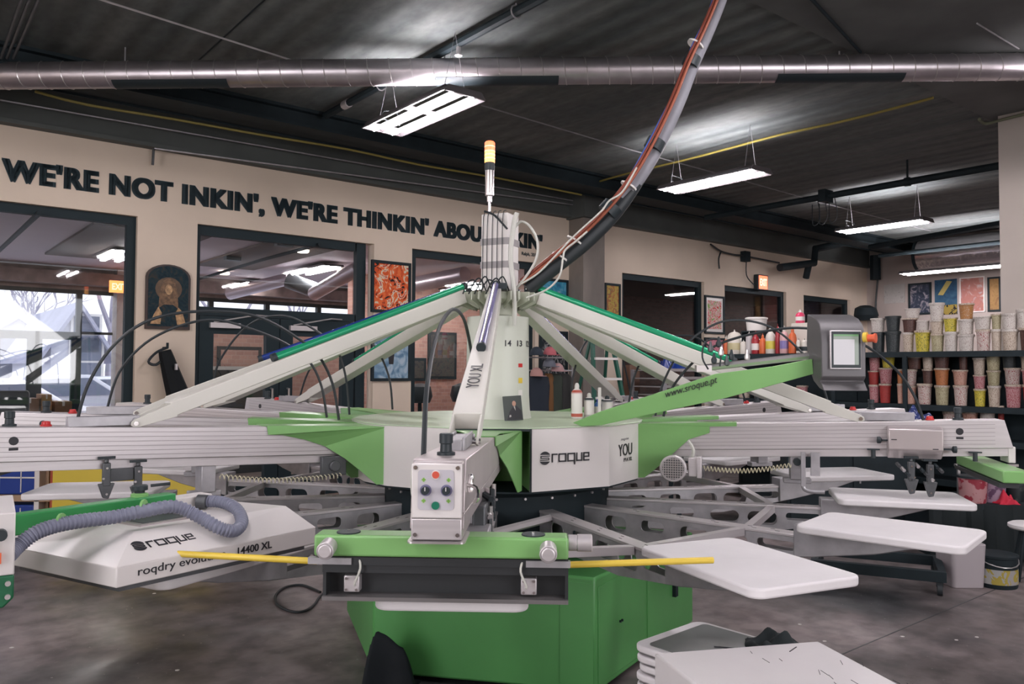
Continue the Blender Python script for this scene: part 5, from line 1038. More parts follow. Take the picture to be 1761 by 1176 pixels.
# squeeze bottles, left part of the upper shelf
def cx5(x): return 1200+x/5.347
def sbottle(xa, xb, ty, cols, label, kind='squeeze_bottle', cat='bottle', base=None):
    a = SH-.04; bL, _ = on1(cx5(xa), 600, a); bR, _ = on1(cx5(xb), 600, a); r = abs(bL-bR)/2; zb = base or ZS(1.755)+.001
    h = on1(cx5((xa+xb)/2), 520+ty/5.347, a)[1]-zb; t = thing(kind, label, cat, RM(a, (bL+bR)/2, zb), 0, 'bottles on the shelf')
    m = MB()
    if kind == 'squeeze_bottle': m.lathe([(r*.95, 0), (r, .01), (r, h*.58), (r*.8, h*.70), (r*.42, h*.78)], 16)
    elif kind == 'white_tub': m.lathe([(r*.85, 0), (r*.95, h*.85), (r*1.02, h*.86), (r*1.02, h*.97), (r*.9, h)], 20)
    else: m.lathe([(r*.95, 0), (r, .01), (r, h*.75), (r*.7, h*.86), (r*.35, h*.9)], 16)
    obj('body', m, cols[0], t)
    if kind != 'white_tub': m = MB(); m.lathe([(r*.40, h*.77), (r*.38, h*.88), (r*.12, h*.92), (r*.07, h)], 12); obj('cap', m, cols[1], t)
    if len(cols) > 2: m = MB(); m.lathe([(r*1.01, h*.18), (r*1.01, h*.46)], 16); obj('label', m, cols[2], t)
    return t
def q(n_, c, r=.3): return mat(n_, c, r)
oR, rR, wW, pP, yY, vV = q('orange_ink_plastic', (.62, .13, .04)), q('deep_red_plastic', (.32, .02, .03)), q('cloudy_white_plastic', (.62, .58, .52)), q('hot_pink_plastic', (.68, .06, .14)), q('yellow_label', (.60, .50, .06)), q('violet_label', (.22, .18, .42))
sbottle(242, 283, 300, (oR, wW), 'small orange squeeze bottle at the left end of the shelf')
sbottle(284, 392, 250, (wW, wW, q('cream_label', (.5, .44, .25))), 'wide cloudy jug beside the small orange bottle', 'plastic_jug')
sbottle(394, 446, 345, (wW, wW), 'short cloudy jar between the jug and the white tub', 'plastic_jug')
sbottle(448, 498, 262, (q('pale_grey_plastic', (.45, .42, .42)), wW), 'pale grey jar under the white tub', 'plastic_jug')
sbottle(500, 566, 262, (rR, rR, WHITE), 'deep red bottle with a white label under the white tub')
sbottle(570, 626, 285, (oR, oR), 'bright orange bottle right of the deep red one')
sbottle(630, 710, 215, (wW, wW, yY), 'white squeeze bottle with a yellow label')
sbottle(716, 756, 195, (rR, rR), 'slim deep red bottle right of the yellow labelled one')
sbottle(760, 834, 210, (q('milky_pink_plastic', (.60, .36, .36)), wW, vV), 'milky pink bottle with a violet label')
sbottle(840, 905, 220, (oR, oR), 'orange red squeeze bottle in front of the pink one')
sbottle(908, 950, 330, (wW, BLACK, BLACK), 'small white jar with a black band next to the console', 'plastic_jug')
sbottle(956, 1010, 330, (wW, BLACK, BLACK), 'second small banded jar touching the console outline', 'plastic_jug')
t = thing('carton', 'white carton standing behind the small banded jars', 'box', RM(SH+.12, on1(cx5(955), 600, SH+.12)[0], ZS(1.755)+.001), RANG)
m = MB(); m.box(-.05, .05, -.10, .10, 0, on1(cx5(955), 520+190/5.347, SH+.1)[1]-ZS(1.755)-.001); obj('body', m, wW, t, bevel=.004); zc = on1(cx5(955), 520+190/5.347, SH+.1)[1]
m = MB(); m.box(-.051, .051, -.101, .101, .05, .08); obj('blue_band', m, q('dark_blue_label', (.03, .06, .16)), t)
tt = sbottle(905, 980, 52, (pP, WHITE, WHITE), 'hot pink squeeze bottle standing high on the white carton', base=zc+.001); tt.location = RM(SH+.12, on1(cx5(943), 600, SH+.12)[0], zc+.001)
t = thing('upper_ledge', 'narrow riser behind the squeeze bottles carrying a white tub', 'shelf riser', RM(SH+.13, on1(cx5(540), 600, SH+.13)[0], ZS(1.755)+.001), RANG)
m = MB(); zr = on1(cx5(540), 520+262/5.347, SH+.13)[1]-ZS(1.755)-.001; m.box(-.09, .09, -.15, .15, zr-.015, zr); m.box(-.09, .09, -.15, -.14, 0, zr-.015); m.box(-.09, .09, .14, .15, 0, zr-.015); obj('riser', m, BLACKM, t, smooth=False)
sbottle(452, 628, 128, (WHITE, WHITE), 'big white lidded tub high above the red bottles', 'white_tub', 'tub', base=ZS(1.755)+zr+.002).location = RM(SH+.13, on1(cx5(540), 600, SH+.13)[0], ZS(1.755)+zr+.002)

# ------------------------------------------------------------ right background: dark bench, rags, pails
def wbox(name, x0, x1, Y0, Y1, z0, z1, m_, label, cat, rz=0, bevel=.004):
    m = MB(); cx_, cy_ = (x0+x1)/2, (Y0+Y1)/2; m.box(x0-cx_, x1-cx_, Y0-cy_, Y1-cy_, 0, z1-z0); o = obj(name, m, m_, loc=(cx_, cy_, z0), bevel=bevel); return tag(o, label, cat)
t = thing('dark_workbench', 'long black cloth covered bench standing behind the right pallets', 'bench', (4.3, 6.6, 0), R_(-4))
m = MB(); m.box(-1.0, .35, -.35, .35, .40, .44); obj('bench_top', m, BLACKM, t)
m = MB()
P_ = [(-1.0+1.35*k/52, -.36-.012*math.sin(k*1.1)-.006*math.sin(k*2.7)) for k in range(53)]
vs = [(x, y, .44) for x, y in P_]+[(x, y-.02, .02) for x, y in P_]+[(x, y+.01, .44) for x, y in P_]+[(x, y-.01, .02) for x, y in P_]; n = 53
m.add(vs, [(i, i+1, n+i+1, n+i) for i in range(n-1)]+[(2*n+i+1, 2*n+i, 3*n+i, 3*n+i+1) for i in range(n-1)]); obj('draped_cloth', m, mat('black_cloth', (.012, .018, .020), .9), t)
for x in (-.9, .28):
    m = MB(); m.box(x-.03, x+.03, -.28, .28, 0, .40); obj('leg', m, BLACKM, t)
t = thing('dark_cabinet', 'dark cabinet behind the far right pallet with a patterned cloth on top', 'cabinet', (3.0, 7.35, 0), R_(-4))
m = MB(); m.box(-.55, .55, -.3, .3, 0, .93); obj('body', m, BLACKM, t, bevel=.006)
for x in (-.27, .27): m = MB(); m.box(x-.25, x+.25, -.315, -.3, .05, .88); dr = obj('door', m, BLACKM, t, bevel=.003); m = MB(); xx = x+(.2 if x < 0 else -.2); m.cyl((xx, -.33, .5), (xx, -.33, .62), .008, n=8); obj('handle', m, STEEL, dr)
def cloth(name, c, sx, sy, sz, m_, label, seed, cat='cloth', n=22, fq=1.0):
    random.seed(seed); m = MB(); ph = [random.uniform(0, 6) for _ in range(6)]; vs = []; fs = []
    for i in range(n+1):
        for j in range(n+1):
            u, v = i/n*2-1, j/n*2-1; rr = max(abs(u), abs(v)); e = (1-rr**3)
            z = sz*e*(.55+.25*math.sin((5*u+2*v)*fq+ph[0])+.2*math.sin((7*v-3*u)*fq+ph[1])+.12*math.sin(11*u*fq+ph[2])*math.sin(9*v*fq+ph[3])) + .004
            vs.append((sx*u*(1+.12*math.sin(3*v+ph[4])), sy*v*(1+.12*math.sin(4*u+ph[5])), max(.003, z)))
    for i in range(n):
        for j in range(n): a = i*(n+1)+j; fs.append((a, a+n+1, a+n+2, a+1))
    nb = len(vs); m.add(vs+[(x, y, 0.0) for x, y, z in vs], fs+[(d_+nb, c__+nb, b_+nb, a_+nb) for a_, b_, c__, d_ in fs]+[(i*(n+1)+nb, i*(n+1), (i+1)*(n+1), (i+1)*(n+1)+nb) for i in range(n)]+[(n*(n+1)+i, n*(n+1)+i+1, n*(n+1)+i+1+nb, n*(n+1)+i+nb) for i in range(n)]+[((i+1)*(n+1)+n+0, i*(n+1)+n, i*(n+1)+n+nb, (i+1)*(n+1)+n+nb) for i in range(n)]+[(i+1, i, i+nb, i+1+nb) for i in range(n)])
    return tag(obj(name, m, m_, loc=c, ang=70), label, cat)
v = onY(1590, 800, 6.95)
cloth('patterned_cloth', (v.x+.08, 7.25, .931), .20, .18, .22, artmat('blue_bandana', [(.03, .04, .12), (.04, .06, .2), (.5, .5, .62), (.05, .06, .18)], 26, 2, mode='hard'), 'blue and white patterned rag heaped on the dark cabinet', 4)
v = onY(1535, 800, 6.95); cloth('dark_rag', (v.x, 7.22, .931), .14, .12, .12, mat('black_cloth', (.012, .018, .020), .9), 'black rag left of the patterned blue one', 5)
v = onY(1465, 800, 6.9); m = MB(); m.prism([(-.05, -.04), (.05, -.04), (.05, .04), (-.05, .04)], 0, .10); tag(obj('cardboard_box', m, mat('cardboard', (.42, .24, .12), .8), loc=(v.x+.1, 7.25, .931), bevel=.002), 'small brown cardboard box on the dark cabinet', 'box')
def tub(x, Y, z, r, h, col, label, extra=None):
    v = onY(x, 850, Y); t = thing('ink_tub', label, 'tub', (v.x, Y, z))
    m = MB(); m.lathe([(r*.88, 0), (r*.9, .01), (r, h*.93), (r*1.05, h*.94), (r*1.05, h), (r*.96, h)], 20); obj('body', m, pc[col] if col in pc else col, t)
    if extra: extra(t, r, h)
    return t
def lidx(t, r, h): m = MB(); m.lathe([(r*1.07, h*.96), (r*1.07, h*1.05), (r*.9, h*1.06)], 20); obj('lid', m, BLACK, t)
tub(1673, 6.42, .441, .105, .20, 'pink', 'pink stained tub, leftmost on the black bench', lidx)
tub(1707, 6.45, .441, .095, .16, 'violet', 'violet stained tub in the middle of the black bench', lidx)
tub(1745, 6.5, .441, .08, .13, 'black', 'small black tub near the picture edge on the bench', lidx)
v = onY(1728, 870, 6.36); cloth('red_rag', (v.x, 6.36, .441), .08, .07, .10, mat('scarlet_cloth', (.55, .02, .05), .8), 'small scarlet rag lying between the tubs on the black bench', 9)
v0 = onY(1680, 828, 6.55); m = MB(); m.box(-.26, .26, -.012, .012, 0, .02); m.box(-.24, -.22, -.01, .01, -.24, 0); m.box(.22, .24, -.01, .01, -.24, 0); tag(obj('white_rail', m, ALUB, loc=(v0.x+.12, 6.62, .70)), 'thin bright rail standing behind the tubs on the black bench', 'rail')
for i, (x, y, Y, r, h, col, lb) in enumerate(((1236, 806, 8.1, .06, .12, 'red', 'red jar on the far low table, left'), (1262, 806, 8.1, .05, .10, 'brown', 'dark brown jar on the far low table, second'), (1290, 806, 8.1, .06, .13, 'white', 'white jar on the far low table, third'), (1345, 806, 8.1, .07, .12, 'whitered', 'speckled jar on the far low table, fourth'), (1395, 806, 8.1, .05, .13, 'violet', 'violet jar on the far low table, fifth'))):
    tub(x, Y, .601, r, h, col, lb)
t = thing('low_table', 'far low black table carrying small ink jars behind the motor', 'table', (2.35, 8.1, 0))
m = MB(); m.box(-.75, .75, -.25, .25, .57, .60); obj('table_top', m, BLACKM, t)
for x in (-.7, .7):
    for y in (-.2, .2): m = MB(); m.box(x-.02, x+.02, y-.02, y+.02, 0, .57); obj('leg', m, BLACKM, t)
for i, (x, r, h, col, lb) in enumerate(((1420, .06, .10, 'pink', 'pink stained jar on the dark cabinet, left'), (1500, .045, .14, 'white', 'slim white jar beside the cardboard box'), (1560, .05, .13, 'black', 'black jar between the two rags'))):
    tub(x, 7.42, .931, r, h, col, lb)
# rolling cart on the floor
t = thing('low_floor_cart', 'low black wheeled dolly on the floor under the second right pallet', 'dolly', (2.60, 5.74, 0), R_(-24))
for x0, x1, y0, y1 in ((-.42, .42, -.30, -.25), (-.42, .42, .20, .25), (-.42, -.37, -.25, .20), (.37, .42, -.25, .20)): m = MB(); m.box(x0, x1, y0, y1, .09, .16); obj('frame_bar', m, BLACKM, t, bevel=.003)
for x in (-.38, .38):
    for y in (-.27, .22): m = MB(); m.cyl((x-.015, y, .04), (x+.015, y, .04), .04, n=16); m.box(x-.02, x+.02, y-.02, y+.02, .06, .09); obj('caster', m, RUBBER, t)
m = MB(); m.prism(rrect(-.11, .11, -.11, .11, .03), 0, .30, scale=1.12); t_ = obj('white_bin', m, mat('grey_white_bin', (.42, .38, .40), .5), loc=(3.13, 5.62, 0), bevel=.006); tag(t_, 'square pale grey bin on the floor under the outer end of the second right pallet', 'bin')
t = thing('paint_can', 'black topped can with a yellow and white label on the floor at the right', 'can', (3.37, 5.60, 0))
m = MB(); m.lathe([(.125, 0), (.13, .01), (.13, .20), (.138, .205), (.138, .22), (.12, .225)], 24); obj('body', m, BLACKM, t)
m = MB(); m.lathe([(.1315, .03), (.1315, .13)], 24); obj('label', m, artmat('yellow_white_label', [(.38, .38, .37), (.40, .32, .07), (.35, .33, .32), (.22, .06, .05)], 9, 1, mode='hard'), t)
m = MB(); m.tube([(.136*math.cos(k*.35), -.136*math.sin(k*.35), .20-.05*math.sin(k*.35)) for k in range(10)], .004, 6); obj('wire_handle', m, ALUB, t)
t = thing('round_stool', 'round pale stool seat at the right edge below the black bench', 'stool', (3.72, 5.75, 0))
m = MB(); m.lathe([(.14, .36), (.15, .37), (.15, .39), (.13, .40)], 24); obj('seat', m, PALLET, t)
for k in range(4): m = MB(); a = k*math.pi/2+.4; m.cyl((.08*math.cos(a), .08*math.sin(a), .36), (.15*math.cos(a), .15*math.sin(a), 0), .012, n=8); obj('leg', m, BLACKM, t)

# ------------------------------------------------------------ lower right foreground
a, b = onz(1125, 1122, .75), onz(1407, 1101, .75)
t = thing('white_cabinet', 'white metal cabinet in the foreground at the lower right with scratched top', 'cabinet', (a.x, a.y, 0))
e = (b-a); e.z = 0; L = e.length; e.normalize(); f_ = Vector((e.y, -e.x, 0)); P4 = [Vector((0, 0, 0)), e*L, e*(L+.02)+f_*.55, f_*.55+e*.04]
m = MB(); m.prism([(p.x, p.y) for p in P4], .05, .749); obj('body', m, mat('scuffed_white_cabinet', (.66, .63, .63), .42, noise=.03, nscale=6), t, bevel=.006)
m = MB(); m.prism([(p.x, p.y) for p in [e*.03+f_*.03, e*(L-.03)+f_*.03, e*(L-.03)+f_*.52, e*.07+f_*.52]], 0, .05); obj('plinth', m, BLACKM, t)
m = MB(); random.seed(11)
for i in range(14):
    p = e*random.uniform(.2, .5)+f_*random.uniform(.05, .35); d = Vector((random.uniform(-.3, .3), 1, 0)).normalized()*random.uniform(.015, .05); m.tube([p+Vector((0, 0, .7492)), p+d+Vector((0, 0, .7492))], .0008, 4)
for i in range(1): p = onz(1358, 1120, .75)-Vector((a.x, a.y, 0)); m.tube([Vector((p.x, p.y, .7495)), Vector((p.x+.03, p.y+.035, .7495))], .0015, 4)
sc = obj('scratches', m, PRINT, t, smooth=False); sc['kind'] = 'stuff'
# stack of spare pallets behind it
cy_ = Vector((.74, 2.78, 0)); labs = ['topmost', 'second from the top', 'third from the top', 'fourth from the top', 'lowest']
m = MB(); m.box(-.22, .22, -.16, .16, 0, .42); tag(obj('grey_crate', m, DSTEEL, loc=(.73, 2.64, 0), rz=R_(-46), bevel=.01), 'dark grey crate under the stack of spare pallets', 'crate')
for i in range(5):
    z = .421+.031*(4-i); t = thing('spare_pallet', 'white spare pallet, %s of the stack behind the white cabinet' % labs[i], 'pallet', (.738+.006*((i*7) % 3-1), 2.63+.006*((i*5) % 3-1), z), R_(-46+2*((i*2) % 3-1)), 'stacked spare pallets')
    m = MB(); m.prism(rrect(-.28, .28, -.19, .19, .045), 0, .022); obj('board', m, PALLET, t, bevel=.006, seg=3)
    if i == 0:
        m = MB(); m.prism(rrect(-.235, .24, -.16, .165, .02), .022, .0245); obj('grey_face', m, mat('grey_rubber_face', (.16, .17, .165), .35, noise=.25, nscale=5), t)
        m = MB(); m.tube([(-.07, -.02, .026), (-.02, .01, .026), (.03, .0, .026), (.035, .02, .026)], .003, 5, smooth=4); m.tube([(-.06, -.01, .026), (.0, .025, .026)], .003, 5); obj('pen_marks', m, PRINT, t)
    else: m = MB(); m.box(-.2, .2, -.03, .03, .0221, .029); obj('rail', m, DSTEEL, t)
v = onz(1312, 1098, .585); cloth('black_cloth', (.865, 2.64, .575), .085, .075, .058, mat('black_cloth', (.012, .018, .020), .9), 'black cloth heaped between the spare pallets and the white cabinet', 21)
# black bag leaning on the green base
v = onz(668, 1176, .02)
cloth('black_bag', (v.x+.02, v.y-.03, .002), .115, .10, .42, mat('black_bag_film', (.012, .016, .020), .7, spec=.25, bump=.6, bscale=14), 'slumped black bag on the floor in front of the green base', 33, 'bag', n=26, fq=.35)
v = onz(500, 1035, 0.008); pts = [onz(x, y, .009) for x, y in ((551, 1018), (520, 1006), (490, 1010), (474, 1024), (478, 1040), (500, 1051), (522, 1051), (540, 1040), (552, 1024), (575, 1010), (620, 1000))]
line('floor_cable', pts, .008, RUBBER, 'black cable looped on the floor left of the green base', 'cable', smooth=5)
random.seed(5)
for i, (x, y) in enumerate(((265, 1020), (1418, 1102), (1552, 1094), (1680, 1095), (1645, 1100), (1375, 1073), (20, 1113), (305, 1152))):
    p = onz(x, y, .002); m = MB(); m.prism([(random.uniform(.8, 1.2)*.012*math.cos(k), random.uniform(.8, 1.2)*.009*math.sin(k)) for k in (0, 1, 2, 3, 4, 5)], 0, .002)
    tag(obj('lint_scrap', m, WHITE, loc=(p.x, p.y, 0)), 'tiny white scrap on the concrete, %s' % ('below the flash dryer hood', 'right of the black cloth', 'right of the white cabinet corner', 'far right, near the floor middle', 'left neighbour of the farthest right scrap', 'under the near right pallet', 'at the far left edge', 'in the dark area left of the base')[i], 'scrap', 'scraps on the floor')

# ------------------------------------------------------------ left background below the beams
def px_(x, y, Y): return onY(x, y, Y)
Yl = 6.6
t = thing('yellow_cabinet', 'bright yellow storage cabinet behind the left pallets', 'cabinet', (px_(215, 850, Yl).x, Yl, 0))
m = MB(); m.box(-.60, .66, 0, .35, .03, .76); obj('body', m, mat('bright_yellow_paint', (.66, .50, .05), .5, noise=.06, nscale=3), t, bevel=.006)
for x in (-.29, .35): m = MB(); m.box(x-.30, x+.30, -.012, 0, .06, .73); obj('door', m, mat('bright_yellow_paint', (.66, .50, .05), .5), t, bevel=.002)
for x in (-.56, .62): m = MB(); m.box(x-.03, x+.03, .02, .32, 0, .03); obj('foot', m, BLACKM, t)
x = px_(85, 850, Yl).x; m = MB(); m.lathe([(.06, 0), (.06, .03), (.038, .035), (.038, 1.0), (.02, 1.01)], 16); tag(obj('red_post', m, mat('faded_red_post', (.42, .09, .05), .5), loc=(x, Yl+.08, 0)), 'faded red upright post left of the yellow cabinet', 'post')
xl = px_(0, 850, Yl).x
t = thing('wooden_bin_rack', 'wooden rack holding blue bins at the left edge of the picture', 'rack', (xl-.15, Yl+.05, 0))
for z in (.03, .365):
    m = MB(); m.box(-.3, .56, 0, .35, z, z+.05); obj('plank', m, mat('raw_timber', (.40, .27, .17), .7, noise=.2, nscale=9), t)
for x in (-.28, .42): m = MB(); m.box(x-.02, x+.02, 0, .35, 0, .80); obj('upright', m, WHITE, t)
for i, (x0, x1, z, h, lb) in enumerate(((-.24, .385, .416, .30, 'blue bin with white bars on the upper plank of the wooden rack'), (-.24, .385, .081, .25, 'blue bin on the lower plank of the wooden rack'))):
    tb_ = thing('blue_bin', lb, 'bin', (xl-.15+(x0+x1)/2, Yl+.08, z)); w_ = (x1-x0)/2
    m = MB(); m.box(-w_, w_, 0, .28, 0, h); obj('body', m, BLUE, tb_, bevel=.01)
    m = MB(); m.box(-w_, w_, -.006, 0, h*.45, h*.49); obj('white_bar', m, WHITE, tb_)
    for x in (-.1, .02, .2): m = MB(); m.box(x-.004, x+.004, -.006, 0, .02 if x > .1 else -.0, h*.9); obj('white_bar', m, WHITE, tb_)
m = MB(); m.box(-.09, .09, -.06, .06, 0, .19); tag(obj('dark_toolbox', m, BLACK, loc=(px_(66, 815, 6.7).x, 6.8, .61), bevel=.004), 'small dark box left of the red post', 'box')
m = MB(); m.box(-.06, .06, -.06, .06, 0, .61); tag(obj('wooden_block', m, mat('raw_timber', (.40, .27, .17), .7), loc=(px_(66, 845, 6.7).x, 6.8, 0), bevel=.004), 'pale timber block stack left of the red post', 'block')

# ------------------------------------------------------------ behind the hub: ladder, coat rail, drying rack
def wp(x, y, d): a, z = onW(x, y, d); return a, z
d = 7.3; aL, zL = wp(1019, 595, d); aR, _ = wp(1052, 605, d)
t = thing('step_ladder', 'green fibreglass step ladder with pale treads standing before the column', 'ladder', RM((aL+aR)/2, d), RANG)
GLAD = mat('ladder_green', (.01, .09, .06), .4); w0 = (aR-aL)/2; H_ = 1.85
for s in (-1, 1): m = MB(); m.tube([(s*(w0+.22), -.30, 0), (s*w0, .0, H_)], .03, 4); obj('front_rail', m, GLAD, t, smooth=False)
for s in (-1, 1): m = MB(); m.tube([(s*(w0+.20), .45, 0), (s*w0*.9, .06, H_)], .022, 4); obj('rear_rail', m, GLAD, t, smooth=False)
for k, z in enumerate((.28, .56, .84, 1.12, 1.36, 1.62)): m = MB(); f_ = 1-z/H_; m.box(-(w0+.22*f_), w0+.22*f_, -.30*f_-.05, -.30*f_+.05, z-.015, z+.015); obj('tread', m, WHITE, t)
m = MB(); m.box(-w0-.04, w0+.04, -.09, .12, H_, H_+.05); obj('top_cap', m, GLAD, t, bevel=.006)
d = 7.9; a0, _ = wp(908, 620, d); a1, _ = wp(984, 620, d); zr = wp(945, 637, d)[1]
t = thing('garment_rail', 'metal garment rail behind the printing press hung with coats', 'coat rack', RM((a0+a1)/2, d), RANG); W = (a1-a0)/2
m = MB(); m.tube([(-W, 0, 0), (-W, 0, zr+.3)], .012, 8); m2 = MB(); m2.tube([(W, 0, 0), (W, 0, zr+.3)], .012, 8); obj('upright', m, STEEL, t); obj('upright', m2, STEEL, t)
for z in (zr, zr+.17): m = MB(); m.tube([(-W, 0, z), (W, 0, z)], .010, 8); obj('crossbar', m, STEEL, t)
for x in (-W, W): m = MB(); m.box(x-.02, x+.02, -.25, .25, 0, .03); obj('foot', m, STEEL, t)
for i, (x, w_, col, lb) in enumerate(((928, .17, (.015, .022, .035), 'dark navy jacket, left on the garment rail'), (944, .10, (.16, .075, .025), 'tan leather strap coat in the middle of the garment rail'), (957, .12, (.03, .04, .03), 'dark olive jacket right of the tan one on the garment rail'), (972, .12, (.035, .035, .035), 'charcoal hoodie at the right end of the garment rail'))):
    a_, _ = wp(x, 640, d-.05); tt = thing('hanging_coat', lb, 'coat', RM(a_, d-.04, zr), RANG, 'coats on the garment rail')
    m = MB(); m.tube([(0, .04, .0), (0, .02, .03), (0, 0, -.02), (0, 0, -.05)], .004, 6, smooth=3); obj('hanger_hook', m, ALU, tt)
    m = MB(); n = 20; prof = [(.05, -.04), (w_*.9, -.09), (w_, -.2), (w_*.95, -.45), (w_*1.05, -.7)]
    vs = [(r*math.cos(2*math.pi*k/n)*(1+.06*math.sin(5*k+j)), .55*r*math.sin(2*math.pi*k/n)*(1+.15*math.sin(3*k+j*2)), z) for j, (r, z) in enumerate(prof) for k in range(n)]
    m.add(vs, [(j*n+k, j*n+(k+1) % n, (j+1)*n+(k+1) % n, (j+1)*n+k) for j in range(len(prof)-1) for k in range(n)]+[tuple(range(n)), tuple(range(len(vs)-n, len(vs)))]); obj('coat_body', m, mat('coat_cloth_%s' % ordn[i], col, .85, bump=.5, bscale=12), tt, ang=80)
for i, (x, y, col, lb) in enumerate(((921, 604, (.02, .03, .045), 'dark cap on the top bar, left'), (944, 604, (.45, .12, .14), 'pink and white cap on the top bar'), (943, 624, (.12, .13, .16), 'grey knitted cap below the pink one'), (957, 632, (.45, .28, .28), 'pale pink cap at the right of the garment rail'), (921, 640, (.40, .22, .20), 'faded rose cap low at the left of the garment rail'))):
    a_, z_ = wp(x, y, d-.08); tt = thing('cap', lb, 'cap', RM(a_, d-.10, z_-.05), RANG, 'caps on the garment rail')
    mm_ = mat('cap_cloth_%s' % ordn[i], col, .8); m = MB(); m.lathe([(.085, 0), (.085, .03), (.07, .075), (.035, .105), (.004, .11)], 18); obj('crown', m, mm_, tt)
    m = MB(); m.prism([(-.07, -.05), (.07, -.05), (.06, -.13), (0, -.15), (-.06, -.13)], -.002, .008); obj('brim', m, mm_, tt)
d = 7.6; a0, _ = wp(1115, 660, d); a1, _ = wp(1200, 660, d)
t = thing('drying_rack', 'grey wheeled rack of flat trays behind the right arms', 'rack', RM((a0+a1)/2, d), RANG); W = (a1-a0)/2
for x in (-W, W):
    for y in (-.3, .3): m = MB(); m.box(x-.02, x+.02, y-.02, y+.02, .05, 1.482); obj('post', m, STEEL, t)
for k in range(12): m = MB(); m.box(-W, W, -.3, .3, .2+.115*k, .215+.115*k); m.box(-W, W, -.31, -.3, .195+.115*k, .235+.115*k); obj('tray', m, mat('pale_grey_tray', (.40, .38, .38), .5, .3), t, smooth=False)
a_, z_ = wp(1140, 640, d); cloth('blue_bag', RM((a0+a1)/2-.08, d-.05, 1.48), .20, .18, .30, BLUE, 'crumpled bright blue bag on top of the tray rack', 14, 'bag')
a_, z_ = wp(1100, 640, 8.0); m = MB(); m.box(-.12, .10, -.06, .06, 0, 1.55); tag(obj('wooden_board', m, mat('brown_board', (.17, .09, .06), .6), loc=RM(a_, 8.15, 0), rz=RANG), 'tall brown board leaning upright left of the tray rack', 'board')
# ------------------------------------------------------------ front office beyond the glass and the street outside
OB = 14.0; OZ = 3.02
OFFW = mat('office_white_ceiling', (.74, .66, .72), .7, noise=.05, nscale=.8)
m = MB(); m.box(-4, 8.9, DW+.15, OB+.2, OZ, OZ+.15); struct(robj('ceiling', m, OFFW, smooth=False))
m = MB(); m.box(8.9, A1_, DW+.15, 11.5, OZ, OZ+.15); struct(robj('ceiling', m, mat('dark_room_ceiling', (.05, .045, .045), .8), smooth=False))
m = MB(); m.box(-4, A1_, DW+.15, OB+.2, -.2, 0); struct(robj('floor', m, mat('office_floor', (.22, .17, .15), .35), smooth=False))
p_, q_ = onz(77, 434, OZ), onz(222, 442, OZ); p2_ = onz(342, 455, OZ); q2_ = onz(520, 395, OZ)
m = MB(); m.box(p_.dot(D1), q_.dot(D1)+.25, max(DW+.16, p_.dot(D2)-3.0), p_.dot(D2), OZ-.03, OZ-.002); m.box(p2_.dot(D1)-.1, q2_.dot(D1)+.9, max(DW+.16, q2_.dot(D2)-.3), p2_.dot(D2)-.1, OZ-.03, OZ-.002); struct(robj('trim_8', m, mat('brown_soffit', (.13, .095, .08), .7), smooth=False))
# dark band above the storefront
m = MB(); m.box(-4, 8.9, OB-.35, OB-.05, 2.74, 2.93); m.box(-4, 8.9, OB-.05, OB+.12, 2.68, OZ); struct(robj('trim_9', m, mat('maroon_brick', (.24, .18, .17), .8, noise=.3, nscale=6), smooth=False))
SFR = DFRAME; m = MB()
def sf(x): return onW(x, 600, OB)[0]
mull = [-4, -.35, sf(134), sf(209), sf(222)+.02, 4.6, 5.6, 6.6, 7.6, 8.85]
for a in mull[:3]+[mull[3]]+mull[5:]: m.box(a-.04, a+.04, OB-.05, OB+.05, 0, 2.68)
m.box(-4, 8.9, OB-.05, OB+.05, 2.62, 2.68); m.box(-4, sf(134), OB-.05, OB+.05, 1.90, 2.02); m.box(sf(134), 8.9, OB-.05, OB+.05, 1.99, 2.03); m.box(sf(134)+.8, 8.9, OB-.05, OB+.05, 0, .12)
for xa, xb in ((46, 72), (122, 134), (-40, 0)):
    m.box(sf(xa), sf(xb), OB-.04, OB+.04, 0, 1.9)
struct(robj('window_7', m, SFR, smooth=False))
f = [o for o in SC.objects if o.name == 'window_7'][0]; m = MB(); m.box(-4, 8.9, OB-.004, OB+.004, .05, 2.62); obj('pane', m, glass_mat('street_glass', (.96, .97, 1), .05), f, smooth=False)
m = MB(); m.box(3.05, 3.30, OB-.3, OB, 0, OZ); struct(robj('trim_10', m, mat('office_post', (.45, .40, .38), .7), smooth=False))
m = MB(); m.box(-4.15, -4, DW+.15, OB+.2, 0, OZ); m.box(8.9, 9.0, DW+.15, OB+.2, 0, OZ); struct(robj('wall_office', m, mat('office_side_wall', (.42, .30, .26), .7), smooth=False))
# pinkish brick partition seen through the doors
bk = bpy.data.materials.new('pink_brick'); bk.use_nodes = True; nt = bk.node_tree; B = nt.nodes['Principled BSDF']; B.inputs['Roughness'].default_value = .8
tc = nt.nodes.new('ShaderNodeTexCoord'); mp = nt.nodes.new('ShaderNodeMapping'); mp.inputs['Rotation'].default_value = (R_(90), 0, 0); nt.links.new(tc.outputs['Object'], mp.inputs[0]); br = nt.nodes.new('ShaderNodeTexBrick'); br.inputs['Scale'].default_value = 4.2
br.inputs['Color1'].default_value = (.44, .25, .20, 1); br.inputs['Color2'].default_value = (.34, .18, .15, 1); br.inputs['Mortar'].default_value = (.42, .32, .28, 1); br.inputs['Mortar Size'].default_value = .012
nt.links.new(mp.outputs[0], br.inputs['Vector']); nt.links.new(br.outputs['Color'], B.inputs['Base Color'])
m = MB(); m.box(3.62, 8.9, 11.6, 11.75, 0, 2.28); m.box(6.05, 8.9, 11.6, 11.75, 2.28, OZ); struct(robj('wall_partition', m, bk, smooth=False))
